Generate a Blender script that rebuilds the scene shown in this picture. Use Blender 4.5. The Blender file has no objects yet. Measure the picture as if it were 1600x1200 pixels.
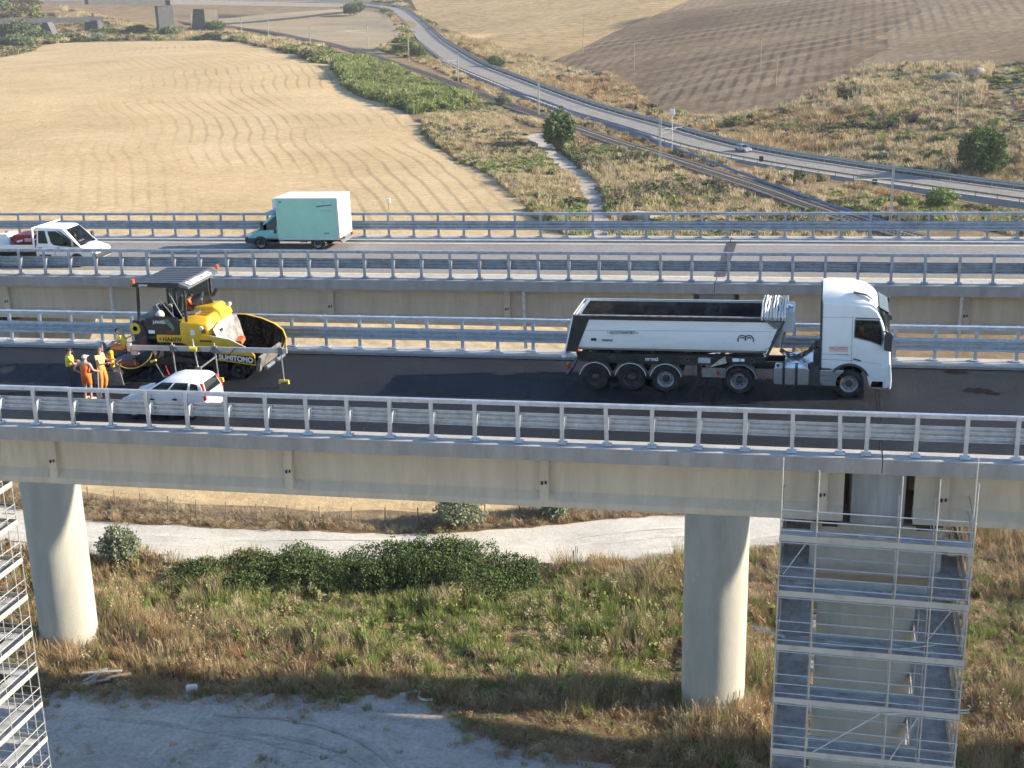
import bpy, bmesh, math, random
from mathutils import Vector, Matrix
import mathutils.geometry as mgeo
import numpy as np
random.seed(7); rng=np.random.default_rng(7)
R_=math.radians
SC=bpy.context.scene; COL=SC.collection
# ---------------------------------------------------------------- camera, sky, sun, exposure
cam=bpy.data.cameras.new('camera'); camo=bpy.data.objects.new('camera',cam); COL.objects.link(camo)
cam.sensor_width=36; cam.lens=2155.27/1600*36; cam.clip_start=.5; cam.clip_end=6000
_F=Vector((-.21760,.92831,-.30153)).normalized()
_R=Vector((.97470,.22191,-.02085)); _R=(_R-_F*_R.dot(_F)).normalized(); _U=_R.cross(_F)
camo.matrix_world=Matrix(((_R.x,_U.x,-_F.x,26.712),(_R.y,_U.y,-_F.y,-42.429),(_R.z,_U.z,-_F.z,16.223),(0,0,0,1)))
SC.camera=camo
SUN_AZ=R_(9.5); SUN_EL=R_(22.5)      # azimuth from +X towards +Y
sd=Vector((math.cos(SUN_AZ)*math.cos(SUN_EL),math.sin(SUN_AZ)*math.cos(SUN_EL),math.sin(SUN_EL)))
W=bpy.data.worlds.new('World'); SC.world=W; W.use_nodes=True
nt=W.node_tree; nt.nodes.clear()
sky=nt.nodes.new('ShaderNodeTexSky'); sky.sky_type='NISHITA'; sky.sun_disc=False
sky.ozone_density=3.5; sky.dust_density=.4; sky.sun_elevation=SUN_EL; sky.sun_rotation=math.pi/2-SUN_AZ
bg=nt.nodes.new('ShaderNodeBackground'); bg.inputs[1].default_value=.125
wo=nt.nodes.new('ShaderNodeOutputWorld'); nt.links.new(sky.outputs[0],bg.inputs[0]); nt.links.new(bg.outputs[0],wo.inputs[0])
sl=bpy.data.lights.new('sun','SUN'); sl.energy=5.0; sl.angle=R_(.55); sl.color=(1,.865,.68)
so=bpy.data.objects.new('sun',sl); COL.objects.link(so); so.location=(60,20,60)
so.rotation_euler=sd.to_track_quat('Z','Y').to_euler()
SC.view_settings.view_transform='Standard'; SC.view_settings.look='None'; SC.view_settings.exposure=1.1; SC.view_settings.gamma=1
SC.render.engine='CYCLES'; SC.cycles.max_bounces=5; SC.cycles.diffuse_bounces=2; SC.cycles.glossy_bounces=2; SC.cycles.use_adaptive_sampling=True; SC.cycles.adaptive_threshold=.03; SC.cycles.adaptive_min_samples=12; SC.cycles.transparent_max_bounces=6
SC.cycles.use_denoising=True; SC.cycles.caustics_reflective=False; SC.cycles.caustics_refractive=False
# ---------------------------------------------------------------- materials
MATS={}
def mat(name,col,rough=.6,metal=0,var=.12,scale=4,bump=0,bscale=None,col2=None,stretch=None,spec=None,det=6,lo=.35,hi=.65,tex='Object',trans=0,rnd=0,dirt=None,dscale=.6):
    if name in MATS: return MATS[name]
    m=bpy.data.materials.new(name); m.use_nodes=True; MATS[name]=m
    t=m.node_tree; b=t.nodes['Principled BSDF']; N=t.nodes.new; L=t.links.new
    b.inputs['Roughness'].default_value=rough; b.inputs['Metallic'].default_value=metal
    if spec is not None: b.inputs['Specular IOR Level'].default_value=spec
    tc=N('ShaderNodeTexCoord'); src=tc.outputs[tex]
    if tex=='World':pass
    if stretch:
        mp=N('ShaderNodeMapping'); mp.inputs['Scale'].default_value=stretch; L(src,mp.inputs[0]); src=mp.outputs[0]
    nz=N('ShaderNodeTexNoise'); nz.inputs['Scale'].default_value=scale; nz.inputs['Detail'].default_value=det; nz.inputs['Roughness'].default_value=.62
    L(src,nz.inputs['Vector'])
    rp=N('ShaderNodeValToRGB'); rp.color_ramp.elements[0].position=lo; rp.color_ramp.elements[1].position=hi
    c2=col2 if col2 else tuple(min(1,c*(1+var)) for c in col)
    c1=col if col2 else tuple(c*(1-var) for c in col)
    rp.color_ramp.elements[0].color=(*c1,1); rp.color_ramp.elements[1].color=(*c2,1)
    L(nz.outputs['Fac'],rp.inputs[0]); out=rp.outputs[0]
    if dirt:
        n2=N('ShaderNodeTexNoise'); n2.inputs['Scale'].default_value=dscale; n2.inputs['Detail'].default_value=8; n2.inputs['Roughness'].default_value=.7
        L(src,n2.inputs['Vector'])
        r2=N('ShaderNodeMapRange'); r2.inputs[1].default_value=.5; r2.inputs[2].default_value=.72; L(n2.outputs['Fac'],r2.inputs[0])
        mx=N('ShaderNodeMix'); mx.data_type='RGBA'; L(r2.outputs[0],mx.inputs[0]); L(out,mx.inputs[6]); mx.inputs[7].default_value=(*dirt,1); out=mx.outputs[2]
    if rnd:
        oi=N('ShaderNodeObjectInfo'); hs=N('ShaderNodeHueSaturation'); mr=N('ShaderNodeMapRange')
        mr.inputs[3].default_value=1-rnd; mr.inputs[4].default_value=1+rnd; L(oi.outputs['Random'],mr.inputs[0]); L(mr.outputs[0],hs.inputs['Value']); L(out,hs.inputs['Color'])
        m2=N('ShaderNodeMath'); m2.operation='MULTIPLY_ADD'; m2.inputs[1].default_value=37.7; L(oi.outputs['Random'],m2.inputs[0]); m2.inputs[2].default_value=0
        fr=N('ShaderNodeMath'); fr.operation='FRACT'; L(m2.outputs[0],fr.inputs[0])
        mh=N('ShaderNodeMapRange'); mh.inputs[3].default_value=.5-.03*min(1,rnd*3); mh.inputs[4].default_value=.5+.03*min(1,rnd*3); L(fr.outputs[0],mh.inputs[0]); L(mh.outputs[0],hs.inputs['Hue'])
        out=hs.outputs[0]
    L(out,b.inputs['Base Color'])
    if bump:
        nb=N('ShaderNodeTexNoise'); nb.inputs['Scale'].default_value=bscale or scale*3; nb.inputs['Detail'].default_value=5; L(src,nb.inputs['Vector'])
        bp=N('ShaderNodeBump'); bp.inputs['Strength'].default_value=bump; bp.inputs['Distance'].default_value=.05; L(nb.outputs['Fac'],bp.inputs['Height']); L(bp.outputs[0],b.inputs['Normal'])
    if trans:
        tb=N('ShaderNodeBsdfTranslucent'); L(out,tb.inputs[0]); ms=N('ShaderNodeMixShader'); ms.inputs[0].default_value=trans
        L(b.outputs[0],ms.inputs[1]); L(tb.outputs[0],ms.inputs[2]); L(ms.outputs[0],t.nodes['Material Output'].inputs[0])
    return m
def glass(name,col=(.02,.025,.03),rough=.06,solid=.45):
    if name in MATS: return MATS[name]
    m=bpy.data.materials.new(name); m.use_nodes=True; MATS[name]=m; t=m.node_tree
    b=t.nodes['Principled BSDF']; b.inputs['Base Color'].default_value=(*col,1); b.inputs['Roughness'].default_value=rough; b.inputs['IOR'].default_value=1.5
    tr=t.nodes.new('ShaderNodeBsdfTransparent'); tr.inputs[0].default_value=(.55,.62,.62,1)
    ms=t.nodes.new('ShaderNodeMixShader'); ms.inputs[0].default_value=solid
    t.links.new(tr.outputs[0],ms.inputs[1]); t.links.new(b.outputs[0],ms.inputs[2]); t.links.new(ms.outputs[0],t.nodes['Material Output'].inputs[0])
    return m
# ---------------------------------------------------------------- mesh builder
class MB:
    def __init__(s): s.v=[]; s.f=[]
    def add(s,vs,fs):
        o=len(s.v); s.v+= [tuple(v) for v in vs]; s.f+=[tuple(i+o for i in f) for f in fs]; return s
    def box(s,x0,x1,y0,y1,z0,z1,M=None):
        vs=[(x,y,z) for x in(x0,x1) for y in(y0,y1) for z in(z0,z1)]
        if M is not None: vs=[M@Vector(v) for v in vs]
        return s.add(vs,[(0,1,3,2),(4,6,7,5),(0,4,5,1),(2,3,7,6),(0,2,6,4),(1,5,7,3)])
    def cbox(s,c,d,M=None):
        T=Matrix.Translation(c)@(M.to_4x4() if M is not None else Matrix.Identity(4))
        return s.box(-d[0]/2,d[0]/2,-d[1]/2,d[1]/2,-d[2]/2,d[2]/2,T)
    def bar(s,p,q,w,h=None):
        p,q=Vector(p),Vector(q); h=h or w; d=q-p; l=d.length
        M=Matrix.Translation((p+q)/2)@d.to_track_quat('X','Z').to_matrix().to_4x4()
        return s.box(-l/2,l/2,-w/2,w/2,-h/2,h/2,M)
    def prism(s,poly,a0,a1,axis='y'):
        """poly: list of 2-D points in the plane across axis (x,z for 'y'; y,z for 'x'; x,y for 'z')"""
        n=len(poly)
        f=(lambda p,a:(p[0],a,p[1])) if axis=='y' else (lambda p,a:(a,p[0],p[1])) if axis=='x' else (lambda p,a:(p[0],p[1],a))
        vs=[f(p,a0) for p in poly]+[f(p,a1) for p in poly]
        return s.add(vs,[tuple(range(n)),tuple(range(2*n-1,n-1,-1))]+[(i,i+n,(i+1)%n+n,(i+1)%n) for i in range(n)])
    def tube(s,pts,r,n=8,caps=True):
        pts=[Vector(p) for p in pts]; m=len(pts); rs=r if isinstance(r,(list,tuple)) else [r]*m
        o=len(s.v); up=None
        for i,p in enumerate(pts):
            d=(pts[min(i+1,m-1)]-pts[max(i-1,0)])
            if d.length<1e-9: d=Vector((0,0,1))
            d.normalize()
            if up is None:
                up=Vector((0,0,1)) if abs(d.z)<.9 else Vector((1,0,0))
            a=d.cross(up)
            if a.length<1e-6: a=d.orthogonal()
            a.normalize(); b=a.cross(d); up=b
            for k in range(n):
                t=2*math.pi*k/n; s.v.append(tuple(p+(a*math.cos(t)+b*math.sin(t))*rs[i]))
        for i in range(m-1):
            for k in range(n):
                s.f.append((o+i*n+k,o+i*n+(k+1)%n,o+(i+1)*n+(k+1)%n,o+(i+1)*n+k))
        if caps: s.f.append(tuple(o+k for k in range(n-1,-1,-1))); s.f.append(tuple(o+(m-1)*n+k for k in range(n)))
        return s
    def cyl(s,p,q,r,n=16,r2=None): return s.tube([p,q],[r,r if r2 is None else r2],n)
    def lathe(s,prof,n=24,axis='y',c=(0,0,0),caps=True):
        """prof: (radius, a) pairs turned about the axis through c"""
        o=len(s.v); m=len(prof)
        for r,a in prof:
            for k in range(n):
                t=2*math.pi*k/n; u,w=r*math.cos(t),r*math.sin(t)
                p=(u,a,w) if axis=='y' else (a,u,w) if axis=='x' else (u,w,a)
                s.v.append((p[0]+c[0],p[1]+c[1],p[2]+c[2]))
        for i in range(m-1):
            for k in range(n): s.f.append((o+i*n+k,o+i*n+(k+1)%n,o+(i+1)*n+(k+1)%n,o+(i+1)*n+k))
        if caps and prof[0][0]>1e-4: s.f.append(tuple(o+k for k in range(n-1,-1,-1)))
        if caps and prof[-1][0]>1e-4: s.f.append(tuple(o+(m-1)*n+k for k in range(n)))
        return s
    def loft(s,secs,closed=True,caps=True):
        """secs: list of equally long point rings"""
        o=len(s.v); n=len(secs[0])
        for r in secs: s.v+=[tuple(p) for p in r]
        for i in range(len(secs)-1):
            for k in range(n if closed else n-1): s.f.append((o+i*n+k,o+i*n+(k+1)%n,o+(i+1)*n+(k+1)%n,o+(i+1)*n+k))
        if caps and closed: s.f.append(tuple(o+k for k in range(n-1,-1,-1))); s.f.append(tuple(o+(len(secs)-1)*n+k for k in range(n)))
        return s
    def sphere(s,c,r,n=12,m=8,sc=(1,1,1)):
        prof=[(r*math.sin(math.pi*i/m),-r*math.cos(math.pi*i/m)) for i in range(m+1)]
        b=MB().lathe([(max(p[0],1e-5),p[1]) for p in prof],n,'z'); 
        return s.add([(c[0]+v[0]*sc[0],c[1]+v[1]*sc[1],c[2]+v[2]*sc[2]) for v in b.v],b.f)
    def mesh(s,name,m=None,smooth=False,shear=None,angle=35):
        me=bpy.data.meshes.new(name)
        vs=s.v if shear is None else [(x,y,z+shear[0]+shear[1]*x) for x,y,z in s.v]
        me.from_pydata(vs,[],s.f)
        bm=bmesh.new(); bm.from_mesh(me); bmesh.ops.recalc_face_normals(bm,faces=bm.faces); bm.to_mesh(me); bm.free()
        if m: me.materials.append(m)
        if smooth:
            me.polygons.foreach_set('use_smooth',[True]*len(me.polygons)); me.set_sharp_from_angle(angle=R_(angle))
        me.update(); return me
    def build(s,name,m,parent=None,smooth=False,bevel=0,shear=None,angle=35,seg=2,label=None):
        o=bpy.data.objects.new(name,s.mesh(name,m,smooth,shear,angle)); COL.objects.link(o)
        if parent is not None: o.parent=parent
        if bevel:
            b=o.modifiers.new('bevel','BEVEL'); b.width=bevel; b.segments=seg; b.limit_method='ANGLE'; b.angle_limit=R_(30)
        if label: o['label']=label
        return o
def put(name,me,loc=(0,0,0),parent=None,rot=(0,0,0)):
    o=bpy.data.objects.new(name,me); COL.objects.link(o); o.location=loc; o.rotation_euler=rot
    if parent is not None: o.parent=parent
    return o
def tag(o,label=None,cat=None,group=None,kind=None):
    if label: o['label']=label
    if cat: o['category']=cat
    if group: o['group']=group
    if kind: o['kind']=kind
    return o
def thing(name,label,cat,loc=(0,0,0),rot=(0,0,0),group=None):
    o=bpy.data.objects.new(name,None); COL.objects.link(o); o.location=loc; o.rotation_euler=rot; o.empty_display_size=.2
    return tag(o,label,cat,group)
def cut(o,cutters):
    """take the given solids out of a mesh for good (openings, hollow cabs)"""
    tmp=[]
    for mb in cutters:
        c=bpy.data.objects.new('cutter',mb.mesh('cutter')); COL.objects.link(c); c.parent=o.parent; c.location=o.location; tmp.append(c)
        b=o.modifiers.new('cut','BOOLEAN'); b.object=c; b.operation='DIFFERENCE'; b.solver='EXACT'
    bpy.context.view_layer.update(); dg=bpy.context.evaluated_depsgraph_get(); me=bpy.data.meshes.new_from_object(o.evaluated_get(dg)); me.name=o.data.name
    o.modifiers.clear(); o.data=me
    for c in tmp: bpy.data.objects.remove(c)
    me.set_sharp_from_angle(angle=R_(40))
def text(s,size,m,parent,M,ext=.004,bold=0,name='lettering',xs=1):
    cu=bpy.data.curves.new('t','FONT'); cu.body=s; cu.size=size; cu.extrude=ext; cu.offset=bold; cu.align_x='LEFT'
    to=bpy.data.objects.new('t',cu); COL.objects.link(to)
    dg=bpy.context.evaluated_depsgraph_get(); me=bpy.data.meshes.new_from_object(to.evaluated_get(dg))
    bpy.data.objects.remove(to); bpy.data.curves.remove(cu)
    me.transform(Matrix.Diagonal((xs,1,1,1))); me.transform(M); me.materials.clear(); me.materials.append(m); me.name=name
    o=bpy.data.objects.new(name,me); COL.objects.link(o); o.parent=parent; return o
def smooth_path(pts,k=6):
    out=[]; P=[Vector(p) for p in pts]
    for i in range(len(P)-1):
        a=P[max(i-1,0)];b=P[i];c=P[i+1];d=P[min(i+2,len(P)-1)]
        for j in range(k):
            t=j/k; out.append(.5*((2*b)+(c-a)*t+(2*a-5*b+4*c-d)*t*t+(3*b-a-3*c+d)*t**3))
    out.append(P[-1]); return out
G=.0216                                     # the road falls to the left
def PITCH(h=0): return (Matrix.Rotation(-math.atan(G),3,'Y')@Matrix.Rotation(h,3,'Z')).to_euler()
def near(x,dz=0): return G*x-.09+dz           # asphalt height on the near deck
def far(x,dz=0): return .28+G*x-.06+dz
white=mat('white_paint',(.84,.84,.83),.35,0,.03,2,dirt=(.74,.73,.70),dscale=1.1)
black=mat('black_paint',(.02,.02,.022),.45,0,.3,5)
rubber=mat('tyre_rubber',(.022,.021,.021),.85,0,.25,14,bump=.3)
steel=mat('galvanised_steel',(.60,.645,.70),.40,.55,.14,3.2,bump=.08,bscale=9)
steel_old=mat('weathered_steel',(.40,.44,.49),.5,.45,.2,2.5,dirt=(.29,.32,.36),dscale=.9,bump=.08)
alu=mat('aluminium',(.62,.64,.66),.3,.8,.08,6)
rimm=mat('rim_metal',(.33,.345,.36),.45,.5,.15,8)
conc=mat('concrete',(.40,.375,.32),.85,0,.12,1.3,bump=.25,bscale=14,dirt=(.33,.30,.25),dscale=.55)
conc_beam=mat('girder_concrete',(.58,.495,.375),.82,0,.08,1.6,stretch=(1.4,1,.22),bump=.15,bscale=18,dirt=(.48,.395,.285),dscale=1.3)
conc_kerb=mat('kerb_concrete',(.47,.455,.425),.85,0,.12,2,bump=.3,bscale=16,dirt=(.36,.35,.33),dscale=.8)
conc_fascia=mat('edge_concrete',(.35,.33,.30),.85,0,.12,1.6,stretch=(1.2,1,.3),bump=.2,bscale=16,dirt=(.27,.255,.235),dscale=2.0)
wind=glass('window_glass',(.02,.025,.03),.05,.3); darkglass=glass('dark_glass',(.008,.009,.011),.05,1.0)
# ---------------------------------------------------------------- terrain
RY=[-200,60,130,160,194,244,324,470,738,956,1300,2000]
RX=[420,260,150,104,58,5,-40,-110,-212,-297,-430,-700]
def interp(v,a,b):
    if v<=a[0]: return b[0]
    for i in range(len(a)-1):
        if v<=a[i+1]: return b[i]+(b[i+1]-b[i])*(v-a[i])/(a[i+1]-a[i])
    return b[-1]
def ss(a,b,v):
    t=min(1,max(0,(v-a)/(b-a))); return t*t*(3-2*t)
def hgt(x,y):
    z=-25.0+6*math.exp(-(((x+190)/130)**2+((y-420)/150)**2))
    r=max(0,(x-interp(y,RY,RX))*.8-14)
    if r>0: z+=60*(1-math.exp(-r*.19/60))
    z+=ss(700,1500,y)*25+17*math.exp(-(((x+455)/52)**2+((y-742)/60)**2))
    z+=.5*math.sin(x*.045+1.3)*math.sin(y*.038)*ss(60,120,y)
    z+=.12*math.sin(x*.31+.5*y)*math.sin(.27*y-.2*x)
    return z
ZN={
'stubble_field':[(-420,420),(-420,560),(-348,567),(-353,599),(-331,597),(-313,603),(-289,609),(-277,621),(-232,559),(-184,468),(-161,436),(-140,406),(-122,369),(-110,342),(-103,329),(-90,314),(-77,293),(-69,277),(-63,258),(-57,246),(-47,230),(-37,213),(-31,200),(-25,186),(-20,173),(4,128),(25,101),(19,80),(13,60),(9,54.7),(-.5,51.4),(-10.4,50.2),(-20.5,49.9),(-32,51),(-44,53),(-90,60),(-160,90),(-300,200)],
'dirt_road':[(-70,36),(-39,39),(-31,39.3),(-28,39.4),(-21,39.5),(-16,39.3),(-11.7,40.6),(-4.9,41.6),(7.6,43.8),(15,45.9),(18.4,47.4),(24.1,49.9),(32.7,54.8),(42.3,60.9),(52.7,67.9),(80,90),(78,99),(54.3,76.3),(43.1,68.3),(32.9,61.7),(23.8,56.6),(17.6,55),(11.2,52.3),(4.9,49.7),(-.6,47.9),(-8,46.4),(-14,46.1),(-19,45.6),(-27,45.6),(-36,47.1),(-46,48.7),(-75,51)],
'gravel_yard':[(-60,16),(-25,19.8),(-17.4,21.5),(-12.9,22.4),(-7.3,23.4),(-2.7,24.1),(4.3,25.5),(6.8,24.8),(8.6,23.4),(10.8,22.1),(12.9,20.9),(15.5,20.3),(18.5,20.4),(22.8,21.0),(26,19.5),(30,12),(30,-20),(-60,-20)],
'path':[(-42,263),(-35.2,245.6),(-25,220.2),(-18.1,202.9),(-13.6,187.5),(-9.9,168.8),(-5.3,144.9),(0,125),(4,126),(-2.5,145.2),(-6.7,169.2),(-10.1,187.4),(-14.2,203.2),(-20.4,221.1),(-29.3,241.9),(-37,270)],
'golden_field':[(-500,1500),(-342,1141),(-235,836),(-178,698),(-117,539),(-92,479),(-70,428),(-63,452),(-60,517),(-51,574),(-41,661),(-40,811),(-60,1200)],
'ploughed_hill':[(-70,428),(-63,452),(-60,517),(-51,574),(-41,661),(-40,811),(-60,1200),(110,1200),(92,900),(78,800),(76,700),(62,600),(66,540),(52,490),(54,450),(42,410),(41,370),(33,350),(30.8,332.4),(23,316),(17.2,303.7),(9.8,300),(.6,301),(-9.4,314.4),(-17,315.7),(-24,340),(-32,372),(-45,397)],
'stubble_slope':[(110,1200),(92,900),(78,800),(76,700),(62,600),(66,540),(52,490),(54,450),(42,410),(41,370),(33,350),(30.8,332.4),(38.9,339.8),(48.4,337.6),(57.7,335),(74,346),(160,320),(500,300),(500,1200)],
'grey_field':[(65.3,318),(86,320),(150,300),(150,215),(72,223),(61.8,231),(58.6,246),(59.5,277.6)],
'pale_field':[(-362,789),(-347,858),(-313,890),(-262,847),(-171,598),(-138,462),(-178,517),(-273,678)],
}
def inside(x,y,poly):
    c=False; j=len(poly)-1
    for i in range(len(poly)):
        xi,yi=poly[i]; xj,yj=poly[j]
        if (yi>y)!=(yj>y) and x<(xj-xi)*(y-yi)/(yj-yi)+xi: c=not c
        j=i
    return c
def wobble(poly,amp):
    """the drawn outlines become uneven: extra points shifted by a small random amount"""
    out=[]
    for i,(a,b) in enumerate(zip(poly,poly[1:]+poly[:1])):
        d=math.dist(a,b); n=max(1,int(d/ (amp*6)))
        for k in range(n):
            t=k/n; x=a[0]+(b[0]-a[0])*t; y=a[1]+(b[1]-a[1])*t
            out.append((x,y) if k==0 else (x+random.uniform(-amp,amp),y+random.uniform(-amp,amp)))
    return out
for k,a in(('stubble_field',.8),('dirt_road',.22),('gravel_yard',.5)): ZN[k]=wobble(ZN[k],a)
def zone_of(x,y):
    for k in('dirt_road','gravel_yard','path','stubble_field','golden_field','ploughed_hill','stubble_slope','grey_field','pale_field'):
        if inside(x,y,ZN[k]): return k
    return 'ground'
pts=[]; eds=[]
def gridpts(x0,x1,y0,y1,s,hole=None):
    y=y0
    while y<=y1:
        x=x0
        while x<=x1:
            if not(hole and hole[0]<x<hole[1] and hole[2]<y<hole[3]): pts.append(Vector((x+random.uniform(-.2,.2)*s,y+random.uniform(-.2,.2)*s)))
            x+=s
        y+=s
gridpts(-45,60,-18,62,2)
gridpts(-120,140,-20,200,6,(-45,60,-20,62))
gridpts(-330,140,60,450,6.5,(-120,140,-30,200))
gridpts(-460,320,-80,620,14,(-330,140,-30,450))
gridpts(-1500,1000,-200,2300,60,(-460,320,-80,620))
for k,poly in ZN.items():
    o=len(pts)
    P=poly
    if k in('ploughed_hill','golden_field'): P=poly
    pts+=[Vector(p) for p in P]; eds+=[(o+i,o+(i+1)%len(P)) for i in range(len(P))]
vo,eo,fo,_,_,_=mgeo.delaunay_2d_cdt(pts,eds,[],0,.05)
TV=[(v.x,v.y,hgt(v.x,v.y)) for v in vo]
zf={}
for f in fo:
    cx=sum(vo[i].x for i in f)/len(f); cy=sum(vo[i].y for i in f)/len(f)
    zf.setdefault(zone_of(cx,cy),[]).append(tuple(f))
def gmat(name,cols,scale,bump=.5,bscale=3,fine=None,rows=None,edge=False,rough=.95,spec=.15,fr=(.74,1.24)):
    """ground: three-tone noise in metres, fine grain, optional plough rows (direction, spacing, strength)"""
    m=bpy.data.materials.new(name); m.use_nodes=True; t=m.node_tree; b=t.nodes['Principled BSDF']; N=t.nodes.new; L=t.links.new
    b.inputs['Roughness'].default_value=rough; b.inputs['Specular IOR Level'].default_value=spec
    g=N('ShaderNodeNewGeometry'); P=g.outputs['Position']
    n1=N('ShaderNodeTexNoise'); n1.inputs['Scale'].default_value=scale; n1.inputs['Detail'].default_value=9; n1.inputs['Roughness'].default_value=.68; L(P,n1.inputs[0])
    rp=N('ShaderNodeValToRGB'); e=rp.color_ramp.elements; e[0].position=.32; e[1].position=.68; e[0].color=(*cols[0],1); e[1].color=(*cols[2],1)
    q=e.new(.5); q.color=(*cols[1],1); L(n1.outputs[0],rp.inputs[0]); out=rp.outputs[0]
    n2=N('ShaderNodeTexNoise'); n2.inputs['Scale'].default_value=fine or bscale; n2.inputs['Detail'].default_value=6; n2.inputs['Roughness'].default_value=.75; L(P,n2.inputs[0])
    mr=N('ShaderNodeMapRange'); mr.inputs[1].default_value=.3; mr.inputs[2].default_value=.7; mr.inputs[3].default_value=fr[0]; mr.inputs[4].default_value=fr[1]; L(n2.outputs[0],mr.inputs[0])
    hs=N('ShaderNodeHueSaturation'); L(out,hs.inputs['Color']); L(mr.outputs[0],hs.inputs['Value']); out=hs.outputs[0]
    height=n2.outputs[0]
    if rows:
        for (ang,sp,st,dist,col,lo) in rows:
            mp=N('ShaderNodeMapping'); mp.inputs['Rotation'].default_value=(0,0,R_(ang)); L(P,mp.inputs[0])
            w=N('ShaderNodeTexWave'); w.wave_type='BANDS'; w.bands_direction='X'; w.inputs['Scale'].default_value=2*math.pi/(20*sp); w.inputs['Distortion'].default_value=dist; w.inputs['Detail'].default_value=3; w.inputs['Detail Scale'].default_value=1.2
            L(mp.outputs[0],w.inputs[0])
            n3=N('ShaderNodeTexNoise'); n3.inputs['Scale'].default_value=.02; n3.inputs['Detail'].default_value=4; L(P,n3.inputs[0])
            m3=N('ShaderNodeMapRange'); m3.inputs[1].default_value=.38; m3.inputs[2].default_value=.62; L(n3.outputs[0],m3.inputs[0])
            r=N('ShaderNodeMapRange'); r.inputs[1].default_value=lo; r.inputs[2].default_value=1; r.inputs[4].default_value=st; L(w.outputs[1],r.inputs[0])
            mu=N('ShaderNodeMath'); mu.operation='MULTIPLY'; L(r.outputs[0],mu.inputs[0]); L(m3.outputs[0],mu.inputs[1])
            mx=N('ShaderNodeMix'); mx.data_type='RGBA'; L(mu.outputs[0],mx.inputs[0]); L(out,mx.inputs[6]); mx.inputs[7].default_value=(*col,1); out=mx.outputs[2]
    if edge:
        a=N('ShaderNodeAttribute'); a.attribute_name='edge_dist'
        n4=N('ShaderNodeTexNoise'); n4.inputs['Scale'].default_value=.016; n4.inputs['Detail'].default_value=2; L(P,n4.inputs[0])
        ad=N('ShaderNodeMath'); ad.operation='MULTIPLY_ADD'; L(n4.outputs[0],ad.inputs[0]); ad.inputs[1].default_value=9; L(a.outputs['Fac'],ad.inputs[2])
        sn=N('ShaderNodeMath'); sn.operation='MULTIPLY'; L(ad.outputs[0],sn.inputs[0]); sn.inputs[1].default_value=2*math.pi/3.3
        si=N('ShaderNodeMath'); si.operation='SINE'; L(sn.outputs[0],si.inputs[0])
        r=N('ShaderNodeMapRange'); r.inputs[1].default_value=.55; r.inputs[2].default_value=1.0; L(si.outputs[0],r.inputs[0])
        n5=N('ShaderNodeTexNoise'); n5.inputs['Scale'].default_value=.03; n5.inputs['Detail'].default_value=3; L(P,n5.inputs[0])
        r5=N('ShaderNodeMapRange'); r5.inputs[1].default_value=.38; r5.inputs[2].default_value=.60; L(n5.outputs[0],r5.inputs[0])
        fd=N('ShaderNodeMapRange'); fd.inputs[1].default_value=38; fd.inputs[2].default_value=95; fd.inputs[3].default_value=.42; fd.inputs[4].default_value=0; L(a.outputs['Fac'],fd.inputs[0])
        m1=N('ShaderNodeMath'); m1.operation='MULTIPLY'; L(r.outputs[0],m1.inputs[0]); L(r5.outputs[0],m1.inputs[1])
        m2=N('ShaderNodeMath'); m2.operation='MULTIPLY'; L(m1.outputs[0],m2.inputs[0]); L(fd.outputs[0],m2.inputs[1])
        mx=N('ShaderNodeMix'); mx.data_type='RGBA'; L(m2.outputs[0],mx.inputs[0]); L(out,mx.inputs[6]); mx.inputs[7].default_value=(.17,.125,.07,1); out=mx.outputs[2]
    L(out,b.inputs['Base Color'])
    bp=N('ShaderNodeBump'); bp.inputs['Strength'].default_value=bump; bp.inputs['Distance'].default_value=.25; L(height,bp.inputs['Height']); L(bp.outputs[0],b.inputs['Normal'])
    return m
GM={
'ground':gmat('scrub_soil',((.15,.105,.06),(.24,.17,.095),(.30,.22,.125)),.12,.7,1.1),
'stubble_field':gmat('straw_stubble',((.46,.335,.178),(.54,.40,.218),(.61,.465,.272)),.035,.8,1.6,fine=.7,fr=(.78,1.2),rows=[(97,2.2,.22,3,(.35,.245,.125),.5),(12,34,.5,3,(.56,.41,.22),.93)],edge=True),
'dirt_road':gmat('pale_dirt',((.50,.47,.40),(.60,.565,.49),(.66,.625,.55)),.35,.25,3,fr=(.88,1.1),rows=[(-20,1.1,.25,2,(.44,.41,.35),.6)]),
'gravel_yard':gmat('pale_gravel',((.33,.32,.295),(.48,.47,.445),(.55,.54,.515)),.38,.4,4,fr=(.7,1.22),rows=[(70,2.4,.3,6,(.33,.32,.30),.6)]),
'path':gmat('path_dirt',((.36,.32,.26),(.44,.40,.34),(.50,.46,.40)),.3,.4,3),
'golden_field':gmat('far_straw',((.40,.265,.12),(.50,.345,.16),(.58,.42,.21)),.03,.8,.3,fr=(.55,1.35),rows=[(-40,7,.7,8,(.28,.20,.10),.5)]),
'ploughed_hill':gmat('ploughed_soil',((.13,.086,.05),(.20,.138,.08),(.34,.245,.148)),.011,1,.35,fr=(.5,1.5),rows=[(1,3.6,.8,1.6,(.075,.052,.034),.4),(60,14,.5,7,(.36,.28,.18),.5)]),
'stubble_slope':gmat('pale_slope',((.18,.13,.078),(.245,.182,.11),(.35,.265,.16)),.013,1,.35,fr=(.55,1.45),rows=[(1,3.6,.6,1.6,(.12,.088,.057),.4)]),
'grey_field':gmat('grey_soil',((.19,.165,.11),(.25,.215,.15),(.27,.25,.16)),.05,.8,.9),
'pale_field':gmat('pale_stubble',((.27,.215,.135),(.33,.265,.17),(.38,.30,.19)),.03,.6,.8,rows=[(30,6,.35,3,(.25,.20,.13),.5)]),
}
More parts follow.
